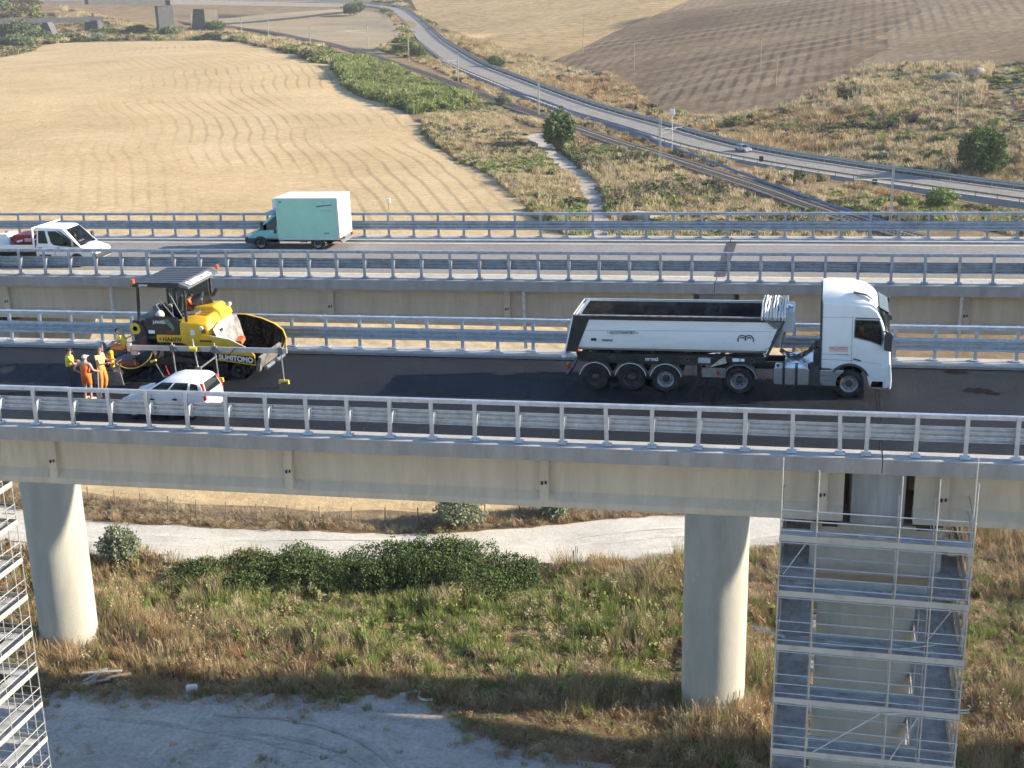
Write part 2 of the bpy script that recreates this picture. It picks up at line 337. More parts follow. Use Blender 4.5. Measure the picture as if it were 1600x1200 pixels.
EDGE=[Vector(p) for p in[(-277,621),(-232,559),(-184,468),(-161,436),(-140,406),(-122,369),(-110,342),(-90,314),(-77,293),(-63,258),(-47,230),(-31,200),(-20,173),(4,128),(25,101)]]
def edist(x,y):
    p=Vector((x,y)); best=1e9
    for a,b in zip(EDGE,EDGE[1:]):
        q,t=mgeo.intersect_point_line(p,a,b); t=min(1,max(0,t)); best=min(best,(a+(b-a)*t-p).length)
    return best
for k,fs in zf.items():
    used=sorted({i for f in fs for i in f}); ix={i:n for n,i in enumerate(used)}
    me=bpy.data.meshes.new(k); me.from_pydata([TV[i] for i in used],[],[tuple(ix[i] for i in f) for f in fs]); me.materials.append(GM[k])
    bm=bmesh.new(); bm.from_mesh(me); bmesh.ops.recalc_face_normals(bm,faces=bm.faces)
    bm.normal_update()
    for f in bm.faces:
        if f.normal.z<0: f.normal_flip()
        f.smooth=True
    bm.to_mesh(me); bm.free()
    if k=='stubble_field':
        at=me.attributes.new('edge_dist','FLOAT','POINT'); at.data.foreach_set('value',[edist(v.co.x,v.co.y) for v in me.vertices])
    tag(put(k,me),kind='structure')
# ---- strips that follow the land: road and railway
def strip(path,w,dz,nm,m,skirt=1.2,kind='structure',prof=None,zf=None):
    mb=MB(); P=[Vector(p) for p in path]; secs=[]
    for i,p in enumerate(P):
        d=(P[min(i+1,len(P)-1)]-P[max(i-1,0)]); d.z=0; d.normalize(); n=Vector((d.y,-d.x,0))
        z=(zf(p) if zf else hgt(p.x,p.y))+dz
        pr=prof or [(-w/2-skirt*1.4,-skirt),(-w/2,0),(w/2,0),(w/2+skirt*1.4,-skirt)]
        secs.append([Vector((p.x,p.y,z))+n*a+Vector((0,0,b)) for a,b in pr])
    mb.loft(secs,closed=False); o=mb.build(nm,m); 
    for f in o.data.polygons: f.use_smooth=False
    if kind: tag(o,kind=kind)
    return o
ROADP=smooth_path([(170,112,0),(104,160,0),(58,195.7,0),(27,219,0),(5.2,243,0),(-17,280,0),(-38,312,0),(-67,366,0),(-98,425,0),(-135,521,0),(-170,625,0),(-204,725,0),(-247,837,0),(-276,891,0),(-318,932,0),(-370,952,0),(-459,978,0),(-600,995,0),(-760,1000,0)],8)
RAILP=smooth_path([(90,85,0),(60,127,0),(38,160,0),(27.3,176,0),(16.6,194.4,0),(3.9,215,0),(-11.8,242,0),(-31,273.5,0),(-54,310,0),(-86,363.4,0),(-116.5,409.6,0),(-149,465.6,0),(-213,578.7,0),(-285,689,0),(-353,752,0),(-401,788,0),(-469,821,0),(-560,850,0),(-700,880,0)],8)
def sm_h(path,r=5):
    hs=[hgt(p.x,p.y) for p in path]; n=len(hs)
    return [sum(hs[max(0,i-r):i+r+1])/len(hs[max(0,i-r):i+r+1]) for i in range(n)]
for P in(ROADP,RAILP):
    for p,h in zip(P,sm_h(P)): p.z=h
old_asph=gmat('grey_asphalt',((.22,.205,.185),(.26,.245,.225),(.30,.285,.26)),.2,.2,6)
strip(ROADP,10.2,.75,'country_road',old_asph,1.5,zf=lambda p:p.z)
ballast=gmat('ballast',((.10,.085,.07),(.145,.125,.105),(.19,.165,.14)),.6,.9,5)
strip(RAILP,4.6,.8,'railway_bed',ballast,1.5,zf=lambda p:p.z)
linem=mat('road_line_white',(.7,.7,.68),.7,0,.15,1)
def offset(path,d,dz,i0=0,i1=None):
    out=[]; P=path[i0:i1]
    for i,p in enumerate(P):
        t=(P[min(i+1,len(P)-1)]-P[max(i-1,0)]); t.z=0; t.normalize(); out.append(Vector((p.x+t.y*d,p.y-t.x*d,p.z+dz)))
    return out
for d in(-4.6,4.6): 
    o=strip(offset(ROADP,d,0,4,100),.18,.762,'road_edge_line',linem,prof=[(-.09,0),(.09,0)],zf=lambda p:p.z)
# ---------------------------------------------------------------- viaducts
asph_new=gmat('fresh_asphalt',((.008,.0105,.016),(.012,.0148,.0215),(.017,.020,.027)),.28,.35,9,rows=[(90,1.9,.4,1.2,(.023,.026,.033),.55)],rough=.72,spec=.28)
asph_old=gmat('motorway_asphalt',((.235,.22,.205),(.275,.26,.245),(.32,.305,.29)),.16,.2,6,rows=[(90,3.1,.4,.8,(.225,.21,.20),.5)])
stain=mat('water_stain',(.10,.085,.07),.9,0,.4,6)
gap_dark=mat('joint_rubber',(.03,.03,.03),.9,0,.3,5)
def girder_poly(yc):
    return [(yc-.36,-2.5),(yc+.36,-2.5),(yc+.36,-2.28),(yc+.12,-1.98),(yc+.12,-.9),(yc+.45,-.62),(yc+.45,-.47),(yc-.45,-.47),(yc-.45,-.62),(yc-.12,-.9),(yc-.12,-1.98),(yc-.36,-2.28)]
def viaduct(label,Y0,W,z0,joints,x0,x1,ribs,pipes,kn,kf,zg,heavy):
    """Y0: line of the near guardrail posts; kn, kf: inner edges of the two kerbs"""
    T=thing('viaduct',label,'viaduct',(joints[1],Y0+W/2,-25)); inv=Vector((-joints[1],-Y0-W/2,25))
    sh=(z0,G)
    def B(mb,nm,m,**k):
        o=mb.build(nm,m,None,shear=sh,**k); o.parent=T; o.location=inv; return o
    ya,yb=Y0-.35,Y0+W+.35
    js=[x0]+[j for j in joints if x0<j<x1]+[x1]
    for a,b in zip(js,js[1:]):
        B(MB().prism([(ya,-.47),(ya,0),(kn,0),(kn,-.16),(kf,-.16),(kf,0),(yb,0),(yb,-.47),(yb-.5,-.60),(ya+.5,-.60)],a+.012,b-.012,'x'),'deck_slab',conc_fascia)
        # pale casting of the kerb tops, set a little proud, with uneven pour joints
        for (q0,q1) in((ya+.02,kn+.004),(kf-.004,yb-.02)):
            xx=a+.02
            while xx<b-.1:
                l=min(random.uniform(5.5,6.5),b-.02-xx); B(MB().box(xx,xx+l-.012,q0,q1,.002,.03+random.uniform(0,.008)),'kerb_block',conc_kerb); xx+=l
        ga=a+1.1 if a in joints else a; gb=b-1.1 if b in joints else b
        for yc in(Y0+.9,Y0+.9+(W-1.8)/3,Y0+.9+(W-1.8)*2/3,Y0+W-.9):
            B(MB().prism(girder_poly(yc),ga,gb,'x'),'girder',conc_beam,bevel=.02)
    yc=Y0+.9
    for r in ribs:
        B(MB().prism([(yc-.35,-2.28),(yc-.35,-2.2),(yc-.30,-.75),(yc-.10,-.62),(yc-.10,-2.28)],r-.16,r+.16,'x'),'rib',conc_beam,bevel=.015)
        B(MB().cbox((r-.07,yc-.345,-1.62),(.07,.03,.12)),'drain_hole',gap_dark); B(MB().cbox((r+.06,yc-.345,-1.60),(.06,.03,.10)),'drain_hole',gap_dark)
    for r in pipes:
        B(MB().cyl((r,yc-.5,-.5),(r+random.uniform(-.1,.1),yc-.5,-3.6),.085,10),'drain_pipe',steel,smooth=True)
    yc=Y0+W/2
    for j in joints:
        zz=lambda z:z
        p=MB().lathe([(1.78,-30),(1.76,-7.4),(1.80,-6.9)],48,'z',(j,yc,0))
        o=B(p,'pier_column',mat('pier_concrete',(.43,.425,.375),.8,0,.08,1.0,stretch=(1,1,.25),bump=.2,bscale=20,dirt=(.36,.345,.29),dscale=.7),smooth=True)
        h=W/2-1.0
        B(MB().prism([(yc-h,-2.75),(yc-h,-4.6),(yc-1.9,-6.95),(yc+1.9,-6.95),(yc+h,-4.6),(yc+h,-2.75)],j-2.12,j+2.12,'x'),'pier_cap',conc,bevel=.06)
        B(MB().prism([(yc-h+.03,-2.76),(yc-h+.03,-.62),(yc+h-.03,-.62),(yc+h-.03,-2.76)],j-.86,j+.86,'x'),'cap_stem',mat('stained_concrete',(.36,.355,.34),.8,0,.15,1.2,stretch=(1.5,1,.12),bump=.2,bscale=14,dirt=(.52,.52,.51),dscale=1.1),bevel=.03)
        for k in range(4):
            y=Y0+.9+(W-1.8)*k/3
            for s in(-1,1): B(MB().box(j+s*1.5-.25,j+s*1.5+.25,y-.25,y+.25,-2.75,-2.5),'bearing',gap_dark)
        B(MB().box(j-.05,j+.05,kn+.01,kf-.01,-.158,-.085 if Y0<1 else -.062),'expansion_joint',asph_new if Y0<1 else asph_old)
    return T
NJ=[-52,-11.65,28.75,69.1,109.5]; FJ=[-59.6,-18.9,21.6,62,102.4]
viaduct('near viaduct carrying the paving machine, pale concrete girder and dark fresh asphalt',0,10.92,0,NJ[1:5],-44,150,[-1,8.36,17.68,26.97,30.76,40],[],.47,10.2,0,True)
viaduct('far viaduct with grey road, behind the paving works, on tall round columns',22.45,10.7,.28,FJ[1:5],-52,150,[-17,-7.6,1.8,11.2,33.2,42.6],[-10.5,12.1,32.95],23.5,32.05,0,True)
def slab(nm,x0,x1,y0,y1,z,m,z0,n=60):
    mb=MB()
    mb.box(x0,x1,y0,y1,z-.05,z); return tag(mb.build(nm,m,shear=(z0,G)),kind='structure')
js=[-44]+NJ[1:5]+[150]
for a,b in zip(js,js[1:]): slab('motorway_carriageway',a+.06,b-.06,.475,10.195,-.09,asph_new,0)
js=[-52]+FJ[1:5]+[150]
for a,b in zip(js,js[1:]): slab('motorway_carriageway',a+.06,b-.06,23.505,32.045,-.06,asph_old,.28)
yel=mat('road_line_yellow',(.78,.64,.28),.7,0,.2,2.5,dirt=(.5,.43,.28),dscale=.9)
slab('edge_line',-52,150,23.54,24.02,-.055,yel,.28)
slab('edge_line',-52,150,31.55,31.67,-.055,linem,.28)
for k in(): slab('lane_dash',k*9.0,k*9.0+3,27.2,27.33,-.056,linem,.28)
tag(MB().box(21.42,21.95,23.52,32.03,-.058,-.047).build('patched_joint',mat('bitumen_patch',(.06,.06,.065),.7,0,.3,3),shear=(.28,G)),kind='structure')
# ---------------------------------------------------------------- guardrails
WAVE=[(0,.45),(0,.47),(.08,.515),(.08,.565),(0,.61),(0,.645),(.08,.69),(.08,.735),(0,.78),(0,.81),(.08,.855),(.08,.905),(0,.95),(0,.97)]
def sheet(line,th):
    return line+[(a-th,b) for a,b in reversed(line)]
def guardrail(label,Y,z0,side,xs,xa,xb,m,group='guardrails on the two viaducts'):
    """side +1: traffic lies towards +Y of the posts"""
    T=thing('guardrail',label,'guardrail',(xa,Y,z0+G*xa),group=group); tw=random.Random(int(Y*10)+3)
    C_=[(-.065,-.045),(.065,-.045),(.065,-.03),(-.05,-.03),(-.05,.03),(.065,.03),(.065,.045),(-.065,.045)]
    post=MB().prism([(a,b*side) for a,b in C_],0,1.415,'z').mesh('post',m)
    plate=MB().box(-.16,.16,-.14,.16,0,.028).cyl((-.11,-.08,.02),(-.11,-.08,.06),.018,6).cyl((.11,-.08,.02),(.11,-.08,.06),.018,6).cyl((-.11,.1,.02),(-.11,.1,.06),.018,6).cyl((.11,.1,.02),(.11,.1,.06),.018,6).mesh('base_plate',m)
    spac=MB().prism([(.04*side,.52),(.27*side,.50),(.27*side,.92),(.04*side,.86)],.045,.065,'x').box(.045,.12,.255*side,.27*side,.5,.92).mesh('spacer',m)
    for x in xs:
        p=(x-xa,0,G*(x-xa)); r=(tw.gauss(0,.006),tw.gauss(0,.011),tw.gauss(0,.03))
        put('post',post,p,T,r); put('base_plate',plate,(p[0],0,p[2]+.033),T); put('spacer',spac,p,T,r)
    beam=[(side*(.275+a),b) for a,b in sheet(WAVE,.012)]
    top=[(side*(.05+a),b) for a,b in [(0,1.29),(.03,1.265),(.11,1.265),(.15,1.285),(.15,1.335),(.135,1.35),(.15,1.365),(.15,1.40),(.11,1.425),(.03,1.425),(0,1.40)]]
    x=xa
    while x<xb:
        l=min(4.5,xb-x); o=[]
        j=tw.uniform(-.010,.010); jz=tw.uniform(-.008,.008)
        for nm,pr in(('beam_panel',beam),('top_rail',top)):
            mb=MB().prism([(a+j,b+jz) for a,b in pr],x-xa+.003,x-xa+l+.05*(nm[0]=='b')-.003,'x')
            o=mb.build(nm,m,T,smooth=True,shear=(0,G),angle=30)
        x+=l
    return T
def posts(x0,n0,n1): return [x0+1.5*k for k in range(n0,n1)]
guardrail('shiny guardrail along the front edge of the near viaduct, seen from behind',0,.03,1,posts(-1.062,-8,20)+posts(28.243,0,18),-13.2,54.6,steel)
guardrail('blue-grey guardrail behind the dump truck and paver, far edge of the near viaduct',10.88,.03,-1,posts(-8.853,-8,25)+posts(29.461,0,20),-21,59.2,steel)
guardrail('dull guardrail on the front edge of the far viaduct, before the passing vans',22.457,.31,1,posts(-15.538,-6,25)+posts(22.2,0,27),-25,62,steel_old)
guardrail('farthest guardrail on the viaducts, between the grey road and the straw field',33.1,.31,-1,posts(-22.133,-8,30)+posts(22.95,0,28),-35,64.2,steel_old)

sp=MB(); n=40
for (cx,cy,r) in((32.3,7.5,.34),(32.75,7.2,.18),(31.7,9.75,.3)):
    pl=[(cx+1.5*r*math.cos(2*math.pi*k/n)*(1+.25*math.sin(3*k)+.2*random.uniform(-1,1)),cy+r*math.sin(2*math.pi*k/n)*(1+.25*math.sin(5*k+1)+.2*random.uniform(-1,1))) for k in range(n)]
    tag(MB().add([(x,y,-.086) for x,y in pl],[tuple(range(n))]).build('tar_spill',mat('wet_tar',(.005,.005,.006),.8,0,.3,5,spec=.1),shear=(0,G)),kind='structure')
# ---------------------------------------------------------------- dump truck
RX90=Matrix.Rotation(math.pi/2,4,'X')
def TX(x,y,z): return Matrix.Translation((x,y,z))@RX90            # lettering that faces -Y
chrome=mat('brushed_aluminium',(.66,.68,.70),.25,.85,.08,7)
red_light=mat('red_lens',(.55,.02,.015),.3,0,.15,8); amber=mat('amber_lens',(.8,.3,.04),.3,0,.1,8); clear_lens=mat('clear_lens',(.75,.77,.78),.15,0,.05,8)
dark_plastic=mat('dark_plastic',(.045,.047,.052),.6,0,.2,6)
grey_plastic=mat('grey_plastic',(.16,.165,.175),.6,0,.15,6)
interior=mat('cab_interior',(.03,.03,.032),.9,0,.2,6)
black_ink=mat('black_ink',(.015,.015,.02),.6,0,.1,6); red_ink=mat('red_ink',(.6,.03,.03),.5,0,.1,6); white_ink=mat('white_ink',(.82,.82,.82),.5,0,.03,6)
def wheel(T,x,y,r,w,rimm_,side=-1,n=32,nuts=10,name='wheel'):
    """side -1: the dished face looks to -Y"""
    a,b=(-w/2,w/2)
    ty=MB().lathe([(r*.58,a+.01),(r*.62,a),(r*.90,a),(r*.97,a+w*.08),(r,a+w*.18),(r,a+w*.35),(r*.985,a+w*.36),(r*.985,a+w*.40),(r,a+w*.41),(r,b-w*.41),(r*.985,b-w*.40),(r*.985,b-w*.36),(r,b-w*.35),(r,b-w*.18),(r*.97,b-w*.08),(r*.9,b),(r*.62,b),(r*.58,b-.01)],n,'y',caps=False)
    # the tyre is open at the bead; the rim closes it
    o=ty.build(name,rubber,T,smooth=True,angle=40); o.location=(x,y,r)
    s=side; e=s*w/2
    rm=MB().lathe([(r*.60,e),(r*.60,e*.98+s*.005),(r*.545,e*.9),(r*.53,e*.35),(r*.47,e*.28),(r*.33,e*.34),(.0001,e*.34)],n,'y',caps=False)
    q=rm.build('rim',rimm_,o,smooth=True,angle=30)
    MB().lathe([(r*.27,e*.34),(r*.25,e*.70),(r*.15,e*.82),(.0001,e*.84)],20,'y').build('hub',dark_plastic,o,smooth=True,angle=40)
    hd=MB()
    for k in range(nuts):
        t=2*math.pi*k/nuts; c=(math.cos(t)*r*.385,math.sin(t)*r*.385); hd.cyl((c[0],e*.33,c[1]),(c[0],e*.42,c[1]),r*.028,6)
    hd.build('wheel_nuts',dark_plastic,o)['kind']='stuff'
    hl=MB()
    for k in range(8):
        t=2*math.pi*(k+.5)/8; c=(math.cos(t)*r*.435,math.sin(t)*r*.435); hl.cyl((c[0],e*.28,c[1]),(c[0],e*.335,c[1]),r*.045,8)
    hl.build('hand_holes',black_ink,o)['kind']='stuff'
    return o
def arc(cx,cz,r,a0,a1,n=14): return [(cx+r*math.cos(R_(a0+(a1-a0)*k/n)),cz+r*math.sin(R_(a0+(a1-a0)*k/n))) for k in range(n+1)]
TR=thing('dump_truck','white tractor and open tipper trailer parked on the fresh asphalt','truck',(27.74,7.5,near(27.74)),PITCH())
darkrim=mat('dusty_dark_rim',(.055,.055,.06),.7,.2,.3,8)
for x,w,rm in((0,.33,rimm),(-3.9,.62,rimm),(-6.59,.385,rimm),(-7.89,.385,darkrim),(-9.23,.385,darkrim)):
    for s in(-1,1): wheel(TR,x,s*(1.25-w/2-.01),.52,w,rm,s)
# cab shell
side=[(1.22,.36),(1.40,.40),(1.44,.62),(1.44,1.1),(1.40,1.75),(1.30,2.1),(1.12,2.75),(1.02,3.0),(.90,3.22),(.66,3.40),(.1,3.48),(-1.0,3.50),(-1.0,1.06),(-.72,1.06)]+arc(0,.55,.66,140,25,12)+[(.66,.60),(.72,.36)]
cab=MB().prism(side,-1.235,1.235,'y').build('cab',white,TR,bevel=.07,seg=3,smooth=True)
cut(cab,[MB().prism([(-.88,1.45),(-.88,3.3),(.75,3.3),(1.0,3.0),(1.22,2.2),(1.22,1.45)],-1.17,1.17,'y'),
 MB().prism([(.16,2.89),(.96,2.87),(1.04,2.62),(1.10,2.20),(1.05,2.0),(.70,2.14),(.15,2.27)],-1.4,1.4,'y'),
 MB().prism([(1.10,2.10),(1.5,2.10),(1.5,3.0),(.85,3.0)],-1.07,1.07,'y')])
roof=MB(); secs=[]
for x,zt,hw in((-1.0,3.90,.98),(-.6,3.93,1.0),(0,3.90,1.0),(.45,3.80,.98),(.75,3.62,.95),(.92,3.40,.92)):
    zb=3.42 if x<.6 else 3.22+(.92-x)*.6
    secs.append([(x,-1.2,zb),(x,-1.18,zb+(zt-zb)*.35),(x,-hw-.06,zt-.12),(x,-hw+.08,zt),(x,hw-.08,zt),(x,hw+.06,zt-.12),(x,1.18,zb+(zt-zb)*.35),(x,1.2,zb)])
roof.loft(secs).build('roof_fairing',white,cab,smooth=True,angle=50)
MB().prism([(.06,3.83),(.50,3.74),(.74,3.585),(.74,3.62),(.50,3.80),(.06,3.90)],-1.09,-.99,'y').build('roof_mesh_panel',grey_plastic,cab)
MB().prism([(1.30,3.16),(.97,3.36),(.95,3.31),(1.26,3.10)],-1.15,1.15,'y').build('sun_visor',darkglass,cab)
ws=MB().prism([(1.335,2.06),(1.315,2.02),(1.025,3.05),(1.06,3.04)],-1.12,1.12,'y').build('windscreen',wind,cab)
MB().prism([(1.445,1.15),(1.425,1.78),(1.455,1.78),(1.475,1.15)],-.95,.95,'y').build('grille',dark_plastic,cab)
MB().prism([(1.38,.34),(1.455,.36),(1.475,.62),(1.455,.98),(1.38,.98)],-1.24,1.24,'y').build('bumper',white,cab,bevel=.03)
for s in(-1,1):
    MB().prism([(1.36,.70),(1.465,.72),(1.43,1.28),(1.33,1.30)],s*1.0,s*1.243,'y').build('headlight',clear_lens,cab,bevel=.02)
    y=s*1.238
    MB().prism([(.13,2.92),(.98,2.90),(1.09,2.62),(1.17,2.20),(1.08,1.95),(.70,2.10),(.12,2.24)],y-s*.01,y+s*.004,'y').build('side_window',wind,cab)
    MB().prism([(.15,2.99),(1.01,2.97),(1.03,2.93),(.15,2.95)],y,y+s*.012,'y').build('window_trim',dark_plastic,cab)
    # seams of the door, painted grooves built as thin dark strips
    for p,w in(([(.06,3.02),(.06,1.15)],.012),([(-1.0,2.98),(.06,2.99)],.01),([(-1.0,1.62),(.06,1.60)],.01),([(-1.0,1.42),(.06,1.40),(1.1,1.28)],.01)):
        for a,b in zip(p,p[1:]): MB().bar((a[0],y+s*.001,a[1]),(b[0],y+s*.001,b[1]),.006,w).build('door_seam',grey_plastic,cab)
    MB().prism([(.12,1.44),(.38,1.38),(.40,1.42),(.14,1.49)],y,y+s*.03,'y').build('door_handle',black,cab,bevel=.008)
    m=MB().prism([(1.16,1.86),(1.44,1.80),(1.47,2.42),(1.40,2.52),(1.22,2.52),(1.17,2.40)],s*1.30,s*1.50,'y').build('mirror',dark_plastic,cab,bevel=.04)
    MB().bar((1.18,s*1.2,2.5),(1.25,s*1.40,2.46),.05).build('mirror_arm',dark_plastic,m)
    MB().box(1.30,1.40,s*1.20,s*1.40,2.95,3.12).build('kerb_mirror',dark_plastic,cab,bevel=.02)
    # entry steps and arch
    MB().prism(arc(0,.55,.66,145,25,12)+list(reversed(arc(0,.55,.74,145,25,12))),s*1.15,s*1.258,'y').build('wheel_arch',dark_plastic,cab)
    MB().prism([(.70,.34),(1.2,.34),(1.2,.66),(.78,.66)],s*1.05,s*1.235,'y').build('entry_step',chrome,cab,bevel=.02)
    MB().box(-1.06,-.99,s*1.16,s*1.235,1.1,3.6).build('side_deflector',dark_plastic,cab)
MB().box(-.86,1.15,-1.1,1.1,1.47,1.56).box(-.86,-.80,-1.1,1.1,1.56,3.2).box(-.30,-.12,-.95,-.45,1.56,2.55).box(-.30,-.12,.45,.95,1.56,2.55).box(.85,1.15,-1.1,1.1,1.56,1.98).build('seats',interior,cab)['kind']='stuff'
text('IACUZZO',.145,red_ink,cab,TX(-.72,-1.2385,1.80),bold=.004,xs=1.0)
MB().box(-.72,-.06,-1.241,-1.238,1.735,1.755).build('underline',red_ink,cab)
MB().box(-.45,-.05,-1.241,-1.238,1.60,1.625).build('fuel_badge',grey_plastic,cab)
# tractor frame
fr=MB()
for s in(-1,1): fr.box(-4.9,1.0,s*.42-.05,s*.42+.05,.78,1.05)
for x in(-4.7,-3.3,-2.2,-1.2): fr.box(x-.06,x+.06,-.42,.42,.8,1.0)
fr.build('tractor_frame',black,TR)
MB().lathe([(.0001,0),(.5,0),(.55,.06),(.5,.12),(.0001,.12)],24,'z',(-3.6,0,1.07)).build('fifth_wheel',black,TR)
MB().box(-2.3,-1.1,-.7,.7,1.07,1.11).build('catwalk',chrome,TR)
tk=MB().prism([(-2.62,.42),(-2.66,.48),(-2.66,1.02),(-2.62,1.08),(-1.46,1.08),(-1.42,1.02),(-1.42,.48),(-1.46,.42)],-1.24,-.62,'y').build('fuel_tank',chrome,TR,bevel=.03)
for x in(-2.31,-1.86,): MB().box(x-.05,x+.05,-1.25,-.6,.40,1.10).build('tank_strap',black,tk)
MB().cyl((-2.52,-1.0,1.07),(-2.52,-1.0,1.13),.06,12).build('filler_cap',black,tk)
MB().box(-1.40,-1.05,-1.2,-.7,.42,1.15).build('tank_bracket',dark_plastic,TR)
bx=MB().prism([(-1.02,.52),(-.92,.42),(-.30,.42),(-.22,.50),(-.20,1.02),(-1.02,1.02)],-1.24,-.6,'y').build('battery_box',chrome,TR,bevel=.025)
for z in(.62,.80): MB().box(-1.0,-.22,-1.246,-1.238,z,z+.012).build('box_rib',grey_plastic,bx)
MB().box(-.27,-.18,-1.262,-1.24,.62,.72).build('marker_light',amber,bx)
for s in(-1,1):
    MB().prism(arc(-3.9,.52,.60,172,8,16)+list(reversed(arc(-3.9,.52,.635,172,8,16))),s*.62,s*1.25,'y').build('drive_mudguard',grey_plastic,TR,smooth=True)
    MB().box(-4.55,-4.52,s*.66,s*1.22,.2,.62).build('mudflap',rubber,TR)
    MB().box(-4.72,-4.62,s*.95,s*1.2,.72,.86).build('tail_light',red_light,TR)
    MB().box(-2.98,-2.92,s*1.2,s*1.255,.62,.72).build('marker_light',red_light,TR)
for k in range(5):
    pts=[(-1.02,-.3+.15*k,1.75)]+[(-1.1-.20*i,-.3+.15*k+.05*math.sin(i*2+k),1.75-.42*math.sin(math.pi*min(1,i/7))-.05*i+.04*math.sin(i*3.1+k)) for i in range(1,8)]
    MB().tube(pts,.022,6).build('air_hose',black if k%2 else dark_plastic,TR,smooth=True)
MB().box(-1.28,-1.05,-.9,.9,1.0,1.55).build('cab_rear_unit',dark_plastic,TR,bevel=.04)
# trailer chassis
ch=MB()
for s in(-1,1): ch.prism([(-10.0,1.02),(-10.0,1.34),(-3.0,1.34),(-3.0,1.16),(-4.6,1.12),(-5.4,.98)],s*.62-.06,s*.62+.06,'y')
for x in(-9.8,-8.5,-7.2,-5.9,-4.6,-3.3): ch.box(x-.06,x+.06,-.62,.62,1.05,1.3)
ch.build('trailer_chassis',black,TR)
MB().prism([(-9.5,1.06),(-9.6,1.44),(-2.95,1.44),(-2.95,1.20),(-4.3,1.20),(-5.6,1.06)],-1.16,-1.12,'y').build('side_skirt',black,TR)
for x in(-6.59,-7.89,-9.23):
    MB().cyl((x,-1.0,.52),(x,1.0,.52),.09,10).build('axle',black,TR)
    for s in(-1,1):
        g=MB().prism(arc(x,.52,.575,165,15,16)+list(reversed(arc(x,.52,.60,165,15,16))),s*.84,s*1.255,'y').build('mudguard',grey_plastic,TR,smooth=True)
        MB().prism(arc(x,.52,.575,170,10,16)+list(reversed(arc(x,.52,.595,170,10,16))),s*1.255,s*1.262,'y').build('mudguard_edge',white,g)
for s in(-1,1):
    MB().box(-5.45,-5.33,s*.95-.06,s*.95+.06,.35,1.2).box(-5.55,-5.23,s*.95-.1,s*.95+.1,.30,.35).build('landing_leg',black,TR)
    MB().box(-10.32,-10.24,s*.85,s*1.2,.78,.98).build('tail_light',red_light,TR)
MB().box(-10.35,-10.25,-1.22,1.22,.5,.62).build('under_run_bar',black,TR)
for x0,x1,z0,z1,m in((-5.40,-4.95,1.16,1.36,mat('placard',(.45,.46,.47),.5,0,.3,9)),(-4.15,-3.9,1.24,1.36,white),(-3.86,-3.72,1.25,1.35,white),(-5.25,-4.4,.62,.98,mat('tool_box_paint',(.22,.21,.18),.7,0,.3,5))):
    MB().box(x0,x1,-1.185,-1.162,z0,z1).build('side_plate',m,TR)
MB().prism([(-4.95,1.02),(-4.35,1.18),(-4.42,1.42),(-4.62,1.30)],-1.20,-1.188,'y').build('torn_sheet',mat('torn_sheet',(.5,.48,.38),.9,0,.2,5),TR)
for x in(-8.55,-5.8,-3.45): MB().lathe([(.055,0),(.075,0),(.075,.02),(.055,.02),(.055,0)],14,'y',(x,-1.185,1.28)).build('lashing_ring',grey_plastic,TR)
text('menci',.20,white_ink,TR,TX(-7.35,-1.162,1.20),bold=.006)
# tipper body: an open tub with rounded belly
def tub(off,z0,zt):
    hw=1.25-off
    return [(-hw,zt),(-hw+.01,2.3),(-hw+.03,1.86),(-hw+.10,1.66),(-hw+.30,z0+.06),(-hw+.55,z0),(hw-.55,z0),(hw-.30,z0+.06),(hw-.10,1.66),(hw-.03,1.86),(hw-.01,2.3),(hw,zt)]
def xr(z): return -9.98-.36*(2.9-z)/1.5
def xf(z): return -2.42-.55*(2.9-z)/1.45
tb=mat('tipper_paint',(.83,.84,.85),.42,0,.05,1.2,stretch=(.4,1,3),dirt=(.70,.70,.69),dscale=1.0)
o_,i_=tub(0,1.46,2.9),tub(.05,1.52,2.9)
ring=o_+list(reversed(i_))
body=MB().loft([[(xr(z),y,z) for y,z in ring],[(xf(z),y,z) for y,z in ring]]).build('tipper_body',tb,TR,smooth=True,angle=25)
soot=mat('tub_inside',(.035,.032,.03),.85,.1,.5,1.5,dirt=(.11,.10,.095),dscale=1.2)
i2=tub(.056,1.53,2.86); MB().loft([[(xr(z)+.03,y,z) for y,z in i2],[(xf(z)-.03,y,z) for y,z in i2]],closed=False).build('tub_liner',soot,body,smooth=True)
MB().prism([(xf(z)+d,z) for z,d in((2.92,0),(1.46,0),(1.46,-.05),(2.92,-.05))],-1.24,1.24,'y').build('front_wall',tb,body)
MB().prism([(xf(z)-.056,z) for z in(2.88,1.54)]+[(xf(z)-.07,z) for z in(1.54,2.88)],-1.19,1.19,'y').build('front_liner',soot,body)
MB().prism([(xr(z)+d,z) for z,d in((2.92,-.06),(1.36,-.06),(1.36,0),(2.92,0))],-1.27,1.27,'y').build('tailgate',white,body,bevel=.015)
MB().cyl((xr(1.36)-.05,-1.27,1.36),(xr(1.36)-.05,1.27,1.36),.10,14).build('tailgate_spout',white,body,smooth=True)
MB().prism([(xr(2.76)+.0,2.76),(xr(1.50),1.50),(-9.92,1.50),(-9.40,2.76)],-1.2565,-1.2515,'y').build('black_side_panel',black,body)
for s in(-1,1):
    MB().box(-10.0,-2.4,s*1.252,s*1.285,2.76,2.9).build('rim_band',black,body)
    MB().box(-10.02,-2.38,s*1.18,s*1.29,2.9,2.935).build('top_rim',alu if s>0 else mat('worn_rim',(.28,.28,.29),.6,.3,.4,4),body)
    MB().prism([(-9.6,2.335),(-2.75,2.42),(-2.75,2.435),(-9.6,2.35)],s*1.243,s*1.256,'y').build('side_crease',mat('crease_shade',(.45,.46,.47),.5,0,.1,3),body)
MB().box(-9.85,-9.75,-1.18,1.18,2.9,2.96).build('rear_rim',alu,body)
